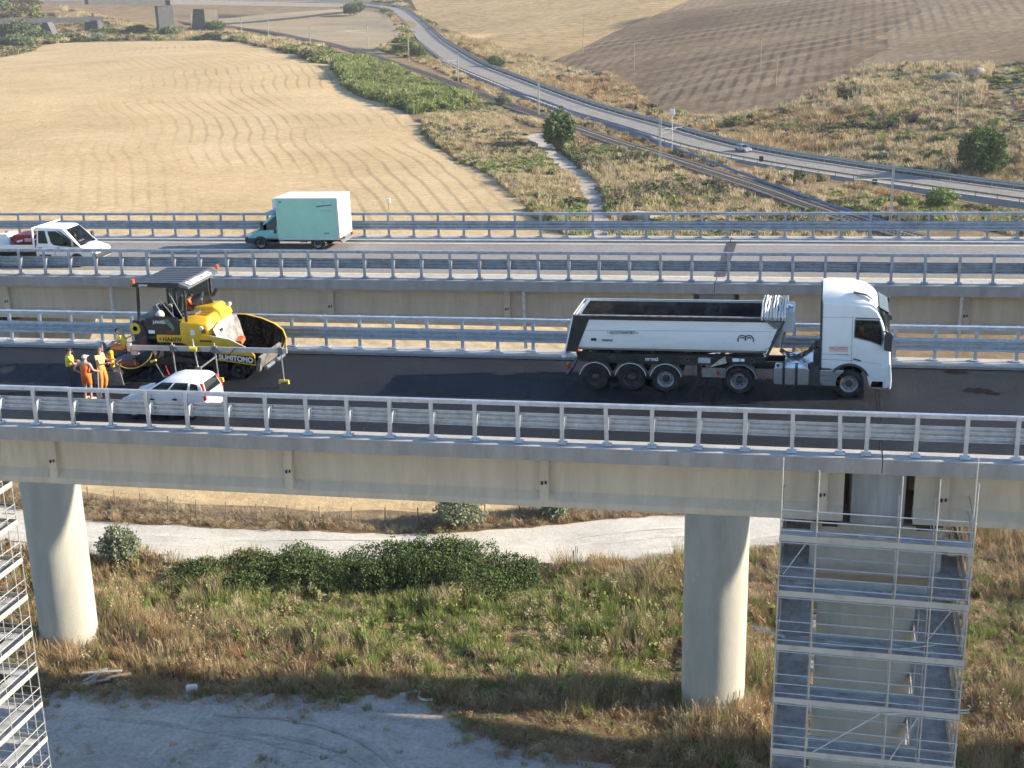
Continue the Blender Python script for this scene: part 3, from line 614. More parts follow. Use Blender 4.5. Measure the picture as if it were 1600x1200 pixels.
text('= AUTOTRASPORTI =',.17,black_ink,body,TX(-8.75,-1.2505,2.22),xs=.72)
text('menci',.17,black_ink,body,TX(-8.95,-1.2405,1.93),bold=.002)
MB().box(-9.35,-9.15,-1.243,-1.236,1.94,2.04).build('plate',black_ink,body)
lg=MB()
for r,cx in((.16,-3.80),(.16,-3.56),(.085,-3.80),(.085,-3.56)):
    a=arc(cx,2.12,r,168,20 if cx<-3.7 else 10,14); b=arc(cx,2.12,r-.035,168,20 if cx<-3.7 else 10,14)
    lg.prism(a+list(reversed(b)),-1.257,-1.249,'y')
    
lg.box(-3.975,-3.93,-1.257,-1.249,2.02,2.14).box(-3.42,-3.38,-1.257,-1.249,2.02,2.14).box(-3.71,-3.66,-1.257,-1.249,2.06,2.14).build('emblem',black_ink,body)['kind']='stuff'
# front ram housing, ladder and folded cover
MB().box(-2.42,-1.98,-.55,.9,2.2,3.02).build('ram_housing',mat('pale_grey_paint',(.55,.6,.65),.4,.2,.06,3),body,bevel=.05)
MB().tube([(-2.55,0,1.5),(-2.15,0,3.1)],.13,14).build('hydraulic_ram',chrome,body,smooth=True)
for s in(-1,1): MB().bar((-2.96,s*1.17,1.42),(-2.30,s*1.17,2.9),.10,.12).build('front_post',dark_plastic,body)
for k in range(6): MB().box(-2.98+.11*k,-2.93+.11*k,-1.30,-1.22,1.55+.24*k,1.58+.24*k).build('ladder_rung',dark_plastic,body)
canvas=mat('cover_canvas',(.68,.66,.60),.85,0,.1,8,bump=.3)
for k in range(9):
    x=-3.10+.10*k; zt=3.26+.03*math.sin(k*1.7); pts=[]
    for i in range(15):
        t=i/14; y=-1.34+2.68*t; a=math.sin(math.pi*t); pts.append((x+.012*math.sin(i*.9+k*2),y,2.95+(zt-2.95)*a**.4))
    MB().loft([[(p[0]-.030,p[1],p[2]-.10),(p[0]-.044,p[1],p[2]),(p[0],p[1],p[2]+.05),(p[0]+.044,p[1],p[2]),(p[0]+.030,p[1],p[2]-.10)] for p in pts]).build('cover_fold',canvas,body,smooth=True)
    for s in(-1,1): MB().bar((-2.63+.015*k,s*1.31,2.55),(x,s*1.33,2.95),.035).build('cover_arm',grey_plastic,body)
# ---------------------------------------------------------------- asphalt paver
yellow=mat('machine_yellow',(.78,.46,.025),.42,0,.08,2.5,dirt=(.55,.34,.05),dscale=1.3)
dk=mat('machine_black',(.022,.023,.025),.5,0,.3,4,dirt=(.06,.055,.05),dscale=1.5)
PV=thing('asphalt_paver','yellow and black asphalt paver with striped canopy roof and open hopper','paver',(3,7.6,near(3)),PITCH())
def yy(Y): return Y-7.6
# running gear
for x,r in((-1.05,.62),):
    for s in(-1,1): wheel(PV,x,s*1.05,r,.4,darkrim,s,nuts=8)
for x in(.25,1.05):
    for s in(-1,1): wheel(PV,x,s*.98,.33,.42,darkrim,s,nuts=6)
MB().prism([(-2.3,.35),(-2.3,1.35),(.1,1.35),(.3,.8),(.35,.44),(1.4,.44),(1.4,.32)],-.8,.8,'y').build('chassis',dk,PV)
# lower yellow side panels
for s in(-1,1):
    y0,y1=(-1.26,-1.20) if s<0 else (1.20,1.26)
    p=MB().prism([(-2.28,1.50),(-2.28,1.80),(0.05,1.80),(.88,1.66),(1.60,1.31),(1.86,1.03),(1.86,.60),(.13,.80),(.13,1.10),(-.80,1.30),(-1.2,1.48)],y0,y1,'y').build('side_panel',yellow,PV,bevel=.012)
    MB().prism([(.14,.86),(.14,1.10),(1.84,.98),(1.86,.66)],y0-.004 if s<0 else y1,y0 if s<0 else y1+.004,'y').build('name_band',mat('dark_red_band',(.05,.008,.008),.5,0,.2,5),p)
    MB().box(-.42,.10,y0-.006 if s<0 else y1,y0 if s<0 else y1+.006,1.53,1.62).build('side_vent',mat('vent_brown',(.16,.09,.02),.7,0,.2,6),p)
MB().bar((.05,-1.262,1.80),(.88,-1.262,1.665),.03,.03).bar((.88,-1.262,1.665),(1.60,-1.262,1.315),.03,.03).build('panel_edge',white,PV)
text('SUMITOMO',.30,white_ink,PV,Matrix.Translation((.32,-1.268,.85))@Matrix.Rotation(R_(5),4,'Y')@RX90,bold=.012,xs=.93)
text('HA60W',.24,black_ink,PV,Matrix.Translation((-2.02,-1.263,1.54))@RX90,bold=.006,xs=1.0)
MB().prism([(-2.18,1.68),(-2.10,1.70),(-2.08,1.60),(-2.16,1.58)],-1.268,-1.26,'y').build('flag_mark',red_ink,PV)
# engine hood
hood=MB().loft([[(-1.28,-1.22,1.78),(-1.26,-1.22,2.24),(-1.24,-.95,2.46),(-1.24,.95,2.46),(-1.26,1.22,2.24),(-1.28,1.22,1.78)],
 [(-.55,-1.22,1.78),(-.55,-1.22,2.28),(-.55,-.95,2.52),(-.55,.95,2.52),(-.55,1.22,2.28),(-.55,1.22,1.78)],
 [(-.05,-1.18,1.78),(-.10,-1.18,2.20),(-.15,-.90,2.48),(-.15,.9,2.48),(-.1,1.18,2.20),(-.05,1.18,1.78)],
 [(.12,-.9,1.78),(.08,-.9,2.05),(.02,-.7,2.25),(.02,.7,2.25),(.08,.9,2.05),(.12,.9,1.78)]]).build('engine_hood',yellow,PV,bevel=.05,seg=3,smooth=True)
MB().loft([[(-1.15,-.1,2.48),(-1.1,-.05,2.66),(-1.1,.9,2.66),(-1.15,1.0,2.48)],[(-.3,-.1,2.50),(-.3,-.05,2.72),(-.3,.9,2.72),(-.3,1.0,2.5)],[(.10,-.1,2.20),(.02,-.05,2.50),(.02,.9,2.50),(.1,1.0,2.2)]]).build('hood_bulge',yellow,hood,bevel=.05,seg=3,smooth=True)
for r in range(2):
    for k in range(5): MB().box(-.62+.09*k,-.56+.09*k,-.78+.36*r,-.50+.36*r,2.518,2.535).build('hood_louvre',mat('louvre_brown',(.22,.13,.02),.7),hood)
MB().cyl((-.32,-1.20,2.10),(-.32,-1.26,2.08),.085,14).build('work_light',clear_lens,hood)
MB().cyl((.02,.8,2.6),(.10,.8,2.6),.08,14).build('work_light',clear_lens,hood)
MB().box(-.80,-.62,-1.232,-1.222,1.45,2.02).build('warning_plate',mat('pale_plate',(.7,.72,.75),.5,0,.1,8),hood)
MB().box(-.34,-.14,-1.228,-1.2,1.88,2.05).build('side_vent',mat('vent_brown',(.16,.09,.02),.7),hood)
MB().prism([(-1.4,2.47),(-.75,2.53),(-.75,2.57),(-1.4,2.51)],-.72,-.2,'y').build('hood_hatch',grey_plastic,hood)
# hopper
chute=mat('worn_steel_plate',(.42,.40,.37),.45,.5,.3,2.5,dirt=(.16,.14,.12),dscale=2)
tar=mat('tar_crust',(.007,.0065,.006),.8,0,.4,6,bump=.4,bscale=10,spec=.02)
MB().prism([(.10,1.75),(.45,1.05),(.50,.75),(.40,.75),(.05,1.05),(.02,1.75)],-1.19,1.19,'y').build('hopper_back',chute,PV)
MB().loft([[(.14,-1.15,2.05),(.14,-.55,2.2),(.14,.55,2.2),(.14,1.15,2.05)],[(.50,-1.15,1.2),(.55,-.55,1.25),(.55,.55,1.25),(.50,1.15,1.2)]],closed=False).build('splash_plate',chute,PV)
for y in(-.75,-.62): MB().box(.20,.30,y,y+.05,1.55,1.95).build('hopper_lifter',dk,PV)
def wing(s):
    top=[(.12,2.02),(.47,2.02),(1.17,1.86),(1.71,1.64),(2.06,1.38),(2.16,1.05)] if s>0 else [(.05,1.78),(.88,1.64),(1.60,1.29),(1.86,1.0)]
    bot=[(.30,.72),(.6,.62),(1.0,.55),(1.5,.5),(1.9,.48),(2.12,.5)] if s>0 else [(.3,.75),(.9,.6),(1.6,.5),(1.88,.48)]
    yo=1.27 if s>0 else -1.195; yi=.55 if s>0 else -.55
    out=[(x,yo,z) for x,z in top]; inn=[(x,yi,z) for x,z in bot]; th=.04*(-s)
    mb=MB(); n=len(top)
    mb.add(out+inn,[(i,i+1,n+i+1,n+i) for i in range(n-1)]); mb.add([(x,y+.04*s,z-.02) for x,y,z in out+inn],[(i,i+1,n+i+1,n+i) for i in range(n-1)])
    w=mb.build('hopper_wing',tar,PV)
    if s>0:
        MB().prism(top+list(reversed(bot)),yo+.03,yo+.07,'y').build('wing_side',yellow,w)
        e=MB()
        for a,b in zip(top,top[1:]): e.bar((a[0],yo+.05,a[1]+.012),(b[0],yo+.05,b[1]+.012),.08,.035)
        e.build('wing_edge',yellow,w)
    return w
wing(1); wing(-1)
MB().box(.35,2.0,-.58,.58,.46,.52).build('conveyor_floor',tar,PV)
MB().prism([(1.88,.60),(2.02,.98),(2.12,.92),(2.0,.36),(1.88,.36)],-1.24,1.26,'y').build('hopper_apron',mat('dirty_apron',(.20,.18,.16),.6,.2,.5,4,dirt=(.04,.04,.04),dscale=3),PV)
MB().bar((2.06,-1.0,.42),(2.06,1.0,.42),.12,.12).build('push_beam',dk,PV)
for y in(-.55,.55): MB().cyl((2.16,y-.38,.42),(2.16,y+.38,.42),.085,12).build('push_roller',chrome,PV,smooth=True)
MB().box(.55,.78,.35,.75,1.02,1.2,Matrix.Rotation(.3,4,'X')).build('hopper_placard',mat('orange_placard',(.6,.14,.04),.6),PV)
# operator platform
MB().box(-2.7,-1.3,-1.2,1.2,1.62,1.74).build('platform',dk,PV)
cs=MB().prism([(-2.70,1.80),(-2.70,2.46),(-2.25,2.56),(-1.30,2.52),(-1.28,1.80)],-1.23,-1.18,'y').build('console_panel',dk,PV,bevel=.01)
text('J-PAVER',.17,white_ink,cs,TX(-2.38,-1.234,2.26),bold=.004,xs=.9)
MB().prism([(-1.98,2.42),(-1.60,2.05),(-1.58,1.95),(-1.45,2.05),(-1.5,2.2),(-1.7,2.44)],-1.238,-1.231,'y').build('swoosh_decal',mat('green_decal',(.14,.22,.12),.6,0,.5,14),cs)
MB().box(-2.62,-2.35,-1.24,-1.231,1.84,1.98).build('notice',white_ink,cs)
MB().box(-1.84,-1.50,-1.238,-1.231,1.85,1.96).build('warning_strip',mat('dull_red',(.18,.02,.02),.6),cs)
MB().prism([(-2.70,1.80),(-2.70,2.46),(-2.25,2.56),(-1.30,2.52),(-1.28,1.80)],1.18,1.23,'y').build('console_panel',dk,PV)
for y,x in((-.45,-2.0),(.75,-1.95)):
    st=MB().box(x-.25,x+.25,y-.25,y+.25,2.0,2.16).box(x-.33,x-.2,y-.24,y+.24,2.1,2.85).build('seat',dk,PV,bevel=.05)
    MB().cyl((x,y,1.74),(x,y,2.0),.07,10).build('seat_post',dk,st)
MB().prism([(-1.62,2.6),(-1.50,3.18),(-1.38,3.3),(-1.30,3.2),(-1.44,2.55)],-.55,-.15,'y').build('control_screen',dk,PV,bevel=.03)
MB().prism([(-2.5,2.45),(-2.62,2.8),(-2.42,2.92),(-2.25,2.62)],-.75,-.45,'y').build('control_box',grey_plastic,PV,bevel=.02)
MB().sphere((-2.30,-.72,2.50),.18,14,10).build('helmet_bag',mat('blotched_white',(.7,.66,.68),.6,0,.3,12),PV,smooth=True)
MB().sphere((-2.12,-.2,2.72),.12,14,10,(1.1,1,.7)).build('worn_cap',mat('canvas_grey',(.35,.32,.28),.8),PV,smooth=True)
MB().cyl((-1.25,.25,2.75),(-.62,.55,2.95),.27,20).build('exhaust_drum',dk,PV,smooth=True,angle=40)
MB().lathe([(.278,-.05),(.285,-.05),(.285,.05),(.278,.05)],20,'x',(-.86,.43,2.875)).build('drum_band',chrome,PV,smooth=True)
MB().tube([(-.8,.5,2.9),(-.55,.7,3.0),(-.4,.75,3.25)],.07,10).build('exhaust_pipe',dk,PV,smooth=True)
for a,b in(((-2.1,-1.0,3.2),(-1.45,-1.05,2.4)),((-1.7,-.9,3.45),(-1.2,-.9,2.35))): MB().bar(a,b,.03).build('grab_rail',chrome,PV)
# canopy
cz=3.78
for p,q in(((-2.98,-1.2,2.45),(-2.88,-1.2,cz)),((-.93,-1.2,2.35),(-.88,-1.2,cz)),((-2.86,1.2,2.3),(-2.80,1.2,cz)),((-.93,1.2,2.4),(-.90,1.2,cz)),((-1.88,.0,2.5),(-1.92,.0,cz))):
    MB().bar(p,q,.09).build('canopy_post',dk,PV)
MB().tube([(-2.98,-1.2,2.48),(-2.95,-1.22,2.2),(-2.75,-1.22,1.75)],.055,8).build('post_foot',dk,PV,smooth=True)
MB().prism([(-2.86,2.5),(-2.80,3.72),(-.98,3.72),(-1.0,2.5)],1.16,1.17,'y').build('rear_screen',glass('screen_glass',(.2,.21,.21),.3),PV)
rf=MB().prism([(-3.02,cz),(-3.02,cz+.09),(-2.90,cz+.16),(-1.02,cz+.16),(-.98,cz+.10),(-.98,cz-.03)],-1.38,1.38,'y').build('canopy_roof',mat('canopy_black',(.035,.037,.042),.42,0,.15,3),PV,bevel=.025)
for k in range(9):
    y=-1.28+.32*k; MB().prism([(-2.85,cz+.155),(-2.80,cz+.20),(-.98,cz+.20),(-.92,cz+.155)],y-.11,y+.11,'y').build('roof_rib',mat('canopy_grey',(.075,.08,.09),.45,0,.1,4),rf,bevel=.02)
# sloping front lip of the roof carries the name
lip=MB().prism([(-1.0,cz+.178),(-.60,cz+.02),(-.60,cz-.06),(-.64,cz-.06),(-1.0,cz+.05)],-1.40,1.40,'y').build('canopy_lip',mat('canopy_lip_grey',(.13,.135,.145),.4,0,.1,4),rf)
ML=Matrix.Translation((-.635,-1.10,cz+.042))@Matrix(((0,-math.cos(R_(21.5)),math.sin(R_(21.5)),0),(1,0,0,0),(0,math.sin(R_(21.5)),math.cos(R_(21.5)),0),(0,0,0,1)))
text('SUMITOMO',.36,white_ink,lip,ML,bold=.014,xs=1.1)
text('JAPAN',.13,white_ink,rf,TX(-2.72,-1.382,cz+.03),bold=.004)
for x,y in((-3.0,-1.30),(-.62,1.42)): MB().cyl((x,y,cz+.13),(x,y,cz+.30),.075,12).build('beacon',mat('beacon_orange',(.75,.12,.03),.35),rf,smooth=True,angle=50)
# rear: spreading auger frame, screed, tow arm, lamp wheel
MB().lathe([(.10,-.05),(.24,-.05),(.24,.05),(.10,.05),(.10,-.05)],24,'y',(-3.22,-1.15,2.02)).build('cable_reel',mat('dusty_yellow',(.62,.44,.08),.6,0,.15,6),PV,smooth=True)
MB().box(-3.35,-2.70,-1.15,1.15,1.35,2.35).build('rear_cabinet',dk,PV,bevel=.05)
MB().prism([(-3.6,1.0),(-3.5,1.45),(-2.7,1.75),(-2.7,1.2)],-1.3,1.3,'y').build('rear_step',mat('oily_steel',(.06,.065,.075),.35,.6,.4,3),PV,bevel=.02)
for s in(-1,1): MB().prism([(-4.3,.35),(-4.25,.62),(-1.4,.95),(.2,.75),(.2,.6),(-1.4,.72),(-3.9,.35)],s*1.36-.05,s*1.36+.05,'y').build('tow_arm',dk,PV)
scr=MB().prism([(-4.5,.02),(-4.6,.30),(-4.3,.62),(-3.75,.62),(-3.6,.30),(-3.7,.02)],-2.35,2.35,'y').build('screed',dk,PV,bevel=.03)
for y in(-2.37,2.37): MB().prism([(-4.65,.0),(-4.65,.55),(-3.45,.55),(-3.35,.0)],y-.02,y+.02,'y').build('end_gate',mat('scuffed_steel',(.3,.29,.28),.5,.6,.3,4),scr)
MB().box(-4.95,-4.62,-2.2,2.2,.30,.36).build('screed_walkway',mat('oily_steel',(.06,.065,.075)),scr)
for y in(-1.6,-.6,.6,1.6): MB().bar((-4.75,y,.34),(-4.75,y,1.05),.035).build('handrail_post',dk,scr)
MB().bar((-4.75,-1.6,1.05),(-4.75,1.6,1.05),.035).build('handrail',dk,scr)
MB().cyl((-3.9,-1.6,.62),(-3.1,-1.6,.72),.16,14).build('side_motor',mat('rusty_motor',(.16,.07,.04),.7,0,.4,5),scr,smooth=True)
MB().prism([(-4.6,.45),(-4.5,1.05),(-4.25,1.12),(-4.2,.45)],-2.0,-1.45,'y').build('control_stand',mat('dark_red_paint',(.16,.03,.02),.6,0,.4,5),scr)
MB().lathe([(.15,-.03),(.18,-.03),(.18,.03),(.15,.03)],18,'x',(-4.42,-1.75,1.38)).build('hand_wheel',grey_plastic,scr)
MB().tube([(-4.42,-1.75,1.1),(-4.42,-1.75,1.3)],.03,6).build('hand_wheel_stem',grey_plastic,scr)
for a,b in(((-3.9,-2.2,.75),(-3.45,-2.1,1.0)),((-3.9,-2.2,.62),(-3.5,-2.15,.80))): MB().bar(a,b,.07,.05).build('crank_handle',chrome,scr)
MB().tube([(-4.0,-1.95,.60),(-4.0,-1.95,1.20)],.09,12).sphere((-4.0,-1.95,1.22),.10,12,8).build('lamp_bottle',mat('bottle_yellow',(.85,.52,.03),.4,0,.05,4),scr,smooth=True)
MB().tube(smooth_path([(-4.0,-1.95,.86),(-3.4,-2.05,.62),(-2.8,-2.1,.68),(-2.3,-2.12,1.0),(-2.1,-2.12,1.30)],6),.022,6).build('yellow_cable',mat('cable_yellow',(.7,.5,.12),.6),scr,smooth=True)
# levelling beam along the near side
bm_=MB().box(-3.0,3.62,-2.16,-2.06,1.40,1.60).build('levelling_beam',mat('beam_aluminium',(.50,.50,.49),.42,.55,.12,2),PV,bevel=.008)
for x,zb in((-1.2,.32),(.6,.32),(3.35,.30)):
    MB().cyl((x,-2.11,1.75),(x+.03,-2.11,zb),.028,8).build('sensor_leg',alu,bm_,smooth=True)
    MB().box(x-.18,x+.22,-2.16,-2.06,zb-.06,zb+.02).box(x+.17,x+.23,-2.16,-2.06,zb-.14,zb-.06).box(x-.20,x-.14,-2.16,-2.06,zb-.12,zb-.06).build('sonic_sensor',mat('sensor_yellow',(.78,.60,.08),.5,0,.1,5),bm_)
    MB().box(x-.09,x+.09,-2.19,-2.03,1.36,1.64).build('leg_clamp',grey_plastic,bm_)
MB().cyl((-.42,-2.2,1.52),(-.10,-2.2,1.50),.10,14).build('sensor_drum',mat('sensor_yellow',(.78,.60,.08)),bm_,smooth=True,angle=40)
MB().cyl((-.30,-2.11,1.9),(-.20,-2.11,.75),.028,8).build('sensor_leg',alu,bm_); MB().box(-.30,-.06,-2.16,-2.06,.55,.78).build('sensor_box',alu,bm_)
MB().bar((-.10,-2.1,.72),(.35,-1.5,1.05),.05).build('beam_stay',alu,bm_); MB().bar((.3,-1.3,1.3),(.35,-2.1,1.5),.05).build('beam_stay',alu,bm_); MB().bar((-2.3,-1.2,1.3),(-2.3,-2.1,1.5),.05).build('beam_stay',alu,bm_)
MB().box(-3.12,-2.98,-2.2,-2.02,1.36,1.66).box(-2.98,-2.70,-2.2,-2.02,1.22,1.38).build('beam_end',mat('pale_pink_metal',(.58,.50,.50),.4,.4,.15,5),bm_)
for a,b,c in((-1.15,-.2,1.42),(-.1,.55,1.4),(.62,1.5,1.38)): MB().tube(smooth_path([(a,-2.19,1.6),((a+b)/2,-2.2,c-.12),(b,-2.19,1.58)],6),.014,5).build('sensor_cable',black,bm_)
MB().tube([(-1.45,-2.0,.1),(-1.62,-2.05,.75)],.02,6).build('red_rod',red_ink,PV); MB().tube([(-1.7,-2.0,.1),(-2.0,-2.1,.85)],.02,6).build('grey_rod',alu,PV)
MB().cyl((-2.25,-2.05,.9),(-2.0,-2.05,.98),.05,8).build('crank_grip',mat('sensor_yellow',(.78,.60,.08)),PV)
# ---------------------------------------------------------------- cars and vans
def lerp(a,b,t): return a+(b-a)*t
def ring(x,zb,zt,hw,tuck=.93,top=.95):
    h=zt-zb
    return [(x,-hw*tuck,zb),(x,-hw*.99,zb+h*.22),(x,-hw,zb+h*.55),(x,-hw*.985,zb+h*.80),(x,-hw*top,zt-h*.03),(x,-hw*(top-.07),zt),(x,hw*(top-.07),zt),(x,hw*top,zt-h*.03),(x,hw*.985,zb+h*.80),(x,hw,zb+h*.55),(x,hw*.99,zb+h*.22),(x,hw*tuck,zb)]
class Cabin:
    """a glazed upper body: bottom rectangle at the belt, smaller crowned roof; windows sit proud on its faces"""
    def __init__(s,T,xb,hwb,zb,xt,hwt,zt,m,crown=.05):
        s.a=(xb,hwb,zb,xt,hwt,zt); s.cuts=[]; s.T=T
        def rr(x0,x1,h,z,c): return [(x0+c,-h,z),(x1-c,-h,z),(x1,-h+c*1.6,z),(x1,h-c*1.6,z),(x1-c,h,z),(x0+c,h,z),(x0,h-c*1.6,z),(x0,-h+c*1.6,z)]
        def mid(v,c,bu): return rr(lerp(xb[0],xt[0],v)-bu,lerp(xb[1],xt[1],v)+bu,lerp(hwb,hwt,v)+bu,lerp(zb,zt,v),c)
        k=min(.10,crown*1.6)
        secs=[rr(xb[0],xb[1],hwb,zb,.05),mid(.5,.07,.006),mid(.86,.09,0),rr(xt[0]+.03,xt[1]-.05,hwt-.03,zt,.11),rr(xt[0]+.11,xt[1]-.20,hwt-.12,zt+crown*.7,.14),rr(xt[0]+.35,xt[1]-.5,hwt-.36,zt+crown*1.15,.12)]
        s.o=MB().loft(secs).build('cabin',m,T,smooth=True,angle=48)
    def P(s,face,u,v,off):
        xb,hwb,zb,xt,hwt,zt=s.a; z=lerp(zb,zt,v)
        if face in('l','r'):
            sg=-1 if face=='r' else 1
            return (lerp(lerp(xb[0],xb[1],u),lerp(xt[0],xt[1],u),v),sg*(lerp(hwb,hwt,v)+off),z+off*.1)
        k=1 if face=='f' else 0; sg=1 if face=='f' else -1
        return (lerp(xb[k],xt[k],v)+sg*off,lerp(-1,1,u)*lerp(hwb,hwt,v),z+off*.3)
    def win(s,face,uv,name='window',m=None,off=.016):
        if m is wind:
            k=len(uv); s.cuts.append(MB().add([s.P(face,u,v,.08) for u,v in uv]+[s.P(face,u,v,-.16) for u,v in uv],[tuple(range(k)),tuple(range(2*k-1,k-1,-1))]+[(i,i+k,(i+1)%k+k,(i+1)%k) for i in range(k)])); off=-.004
        n=len(uv); mb=MB(); mb.add([s.P(face,u,v,off) for u,v in uv]+[s.P(face,u,v,off-.02) for u,v in uv],[tuple(range(n)),tuple(range(2*n-1,n-1,-1))]+[(i,i+n,(i+1)%n+n,(i+1)%n) for i in range(n)])
        return mb.build(name,m or darkglass,s.o)
def hollow(c):
    xb,hwb,zb,xt,hwt,zt=c.a; q=lambda x0,x1,h,z:[(x0,-h,z),(x1,-h,z),(x1,h,z),(x0,h,z)]
    cut(c.o,[MB().loft([q(xb[0]+.06,xb[1]-.10,hwb-.06,zb+.015),q(xt[0]+.06,xt[1]-.06,hwt-.06,zt-.05)])]+c.cuts)
def arch_wheel(T,x,hw,r,w,rm,archm=None,out=0):
    for s in(-1,1):
        wheel(T,x,s*(hw+.022+out-w/2),r,w,rm,s,n=24,nuts=5)
        MB().prism(arc(x,r*1.02,r*1.16,-12,192,18),s*(hw-.05),s*(hw+.005+out),'y').build('wheel_well',archm or black,T)
# small white hatchback, nose to the left
HB=thing('hatchback_car','small white hatchback seen through the near guardrail beside the paver','car',(3.27,2.2,near(3.27)),PITCH(math.pi))
lb=MB().loft([ring(-1.76,.34,.86,.70),ring(-1.70,.26,.95,.765),ring(-1.3,.22,.98,.785),ring(.0,.20,.96,.79),ring(.75,.20,.93,.79),ring(1.15,.22,.88,.78),ring(1.5,.24,.76,.75),ring(1.72,.28,.62,.66)]).build('body',white,HB,smooth=True,angle=40)
cb=Cabin(HB,(-1.735,.86),.765,.94,(-1.56,-.08),.64,1.45,white,.09)
cb.win('r',[(.10,.12),(.10,.72),(.20,.80),(.26,.80),(.24,.12)],'rear_quarter_window'); cb.win('l',[(.10,.12),(.10,.72),(.20,.80),(.26,.80),(.24,.12)],'rear_quarter_window')
for f in'rl':
    cb.win(f,[(.29,.10),(.31,.84),(.62,.84),(.60,.10)],'rear_door_window'); cb.win(f,[(.64,.10),(.66,.84),(.93,.84),(.93,.10)],'front_door_window')
cb.win('b',[(.1,.08),(.12,.82),(.88,.82),(.9,.08)],'rear_window'); cb.win('f',[(.07,.06),(.10,.90),(.90,.90),(.93,.06)],'windscreen')
for s in(-1,1):
    MB().loft([[(x-.045,s*(y-.09),z),(x-.045,s*(y-.012),z),(x+.05,s*(y+.006),z),(x+.05,s*(y-.09),z)] for x,y,z in((-1.715,.765,.74),(-1.71,.755,.95),(-1.655,.715,1.12),(-1.60,.672,1.28),(-1.575,.655,1.35))]).build('tail_light',red_light,HB,bevel=.015)
    MB().prism([(1.42,.62),(1.66,.58),(1.60,.74),(1.38,.80)],s*.55,s*.74,'y').build('headlight',clear_lens,HB,bevel=.02)
    MB().box(.28,.46,s*.80,s*.82,.72,.77).build('door_handle',black,HB); MB().box(-.62,-.44,s*.80,s*.82,.74,.79).build('door_handle',black,HB)
    MB().box(-1.4,1.3,s*.785,s*.805,.44,.52).build('side_trim',dark_plastic,HB)
    MB().prism([(.52,.98),(.70,.96),(.68,1.10),(.56,1.12)],s*.80,s*.96,'y').build('mirror',dark_plastic,HB,bevel=.02)
    for x in(.38,-.55): MB().box(x-.006,x+.006,s*.790,s*.794,.35,.92).build('door_seam',grey_plastic,HB)
MB().prism([(-1.80,.30),(-1.84,.40),(-1.82,.62),(-1.66,.66),(-1.66,.30)],-.72,.72,'y').build('rear_bumper',mat('grey_bumper',(.42,.41,.39),.6,0,.1,3),HB,bevel=.03)
MB().box(-1.788,-1.775,-.26,.26,.68,.79).build('number_plate',white_ink,HB)
MB().tube([(-1.3,0,1.54),(-1.42,0,1.62)],.008,5).build('aerial',black,HB)
for x in(-1.12,1.18): arch_wheel(HB,x,.787,.29,.17,rimm)
# white crew-cab flatbed, nose to the right
def van_cab(T,m,x0,x1,hw,zt,belt=1.12,nose=1.0):
    """x0 cab back, x1 bumper"""
    b=MB().loft([ring(x0,.50,belt+.06,hw),ring(x1-1.5,.46,belt+.06,hw),ring(x1-1.05,.42,belt+.02,hw),ring(x1-.65,.38,belt-.04,hw*.99),ring(x1-.25,.36,belt-.20,hw*.95),ring(x1,.38,.80,hw*.84)]).build('body',m,T,smooth=True,angle=40)
    c=Cabin(T,(x0,x1-.78),hw*.97,belt,(x0+.06,x1-1.72),hw*.83,zt,m,.06)
    c.win('f',[(.06,.03),(.08,.93),(.92,.93),(.94,.03)],'windscreen',wind)
    MB().prism([(x1-.15,.36),(x1+.03,.40),(x1+.05,.60),(x1-.02,.72),(x1-.15,.72)],-hw*.92,hw*.92,'y').build('bumper',dark_plastic,T,bevel=.03)
    MB().prism([(x1-.06,.74),(x1+.012,.74),(x1-.10,.86),(x1-.18,.86)],-.5,.5,'y').build('grille',dark_plastic,T)
    for s in(-1,1):
        MB().prism([(x1-.40,.78),(x1-.02,.72),(x1-.14,.90),(x1-.46,.96)],s*hw*.70,s*hw*.965,'y').build('headlight',clear_lens,T,bevel=.02)
        mi=MB().box(x1-1.25,x1-1.12,s*(hw+.06),s*(hw+.26),belt+.05,belt+.50).build('mirror',dark_plastic,T,bevel=.03)
        MB().bar((x1-1.15,s*hw*.95,belt+.15),(x1-1.18,s*(hw+.1),belt+.18),.04).build('mirror_arm',dark_plastic,mi)
        MB().box(x0+.1,x1-1.35,s*hw*.99,s*(hw+.012),.46,.60).build('sill_trim',dark_plastic,T)
    return b,c
FB=thing('flatbed_van','white crew-cab flatbed van at the left edge of the far viaduct','van',(-13.4,25.78,far(-13.4)),PITCH())
b,c=van_cab(FB,white,-2.5,1.0,1.0,2.12)
for f in'rl':
    c.win(f,[(.06,.18),(.07,.88),(.30,.88),(.295,.18)],'rear_door_window',wind)
    c.win(f,[(.37,.22),(.38,.86),(.66,.86),(.80,.60),(.955,.12),(.955,.02),(.80,.0),(.60,.03),(.42,.10)],'front_door_window',wind)
    c.win(f,[(.70,.90),(.80,.84),(.985,.10),(.99,-.06),(.95,.0)],'pillar_trim',dark_plastic,.016)
hollow(c)
for s in(-1,1):
    for x in(-2.35,-1.32,-.2): MB().box(x-.008,x+.008,s*1.0,s*1.006,.55,1.12).build('door_seam',grey_plastic,FB)
    for x in(-2.20,-1.10): MB().box(x-.09,x+.09,s*1.0,s*1.02,1.02,1.09).build('door_handle',black,FB)
    MB().box(-6.2,-2.57,s*1.02-.02,s*1.02+.02,.92,1.24).build('drop_side',white,FB)
    MB().box(-2.30,-1.60,s*1.0,s*1.01,.62,.70).build('side_marker',dark_plastic,FB)
MB().box(-6.2,-2.57,-1.04,1.04,.84,.91).build('load_bed',mat('bed_boards',(.2,.19,.18),.8,0,.25,4),FB)
MB().box(-6.24,-6.20,-1.04,1.04,.84,1.24).build('tail_board',white,FB)
MB().box(-6.3,-2.6,-.45,.45,.45,.84).build('chassis',black,FB)
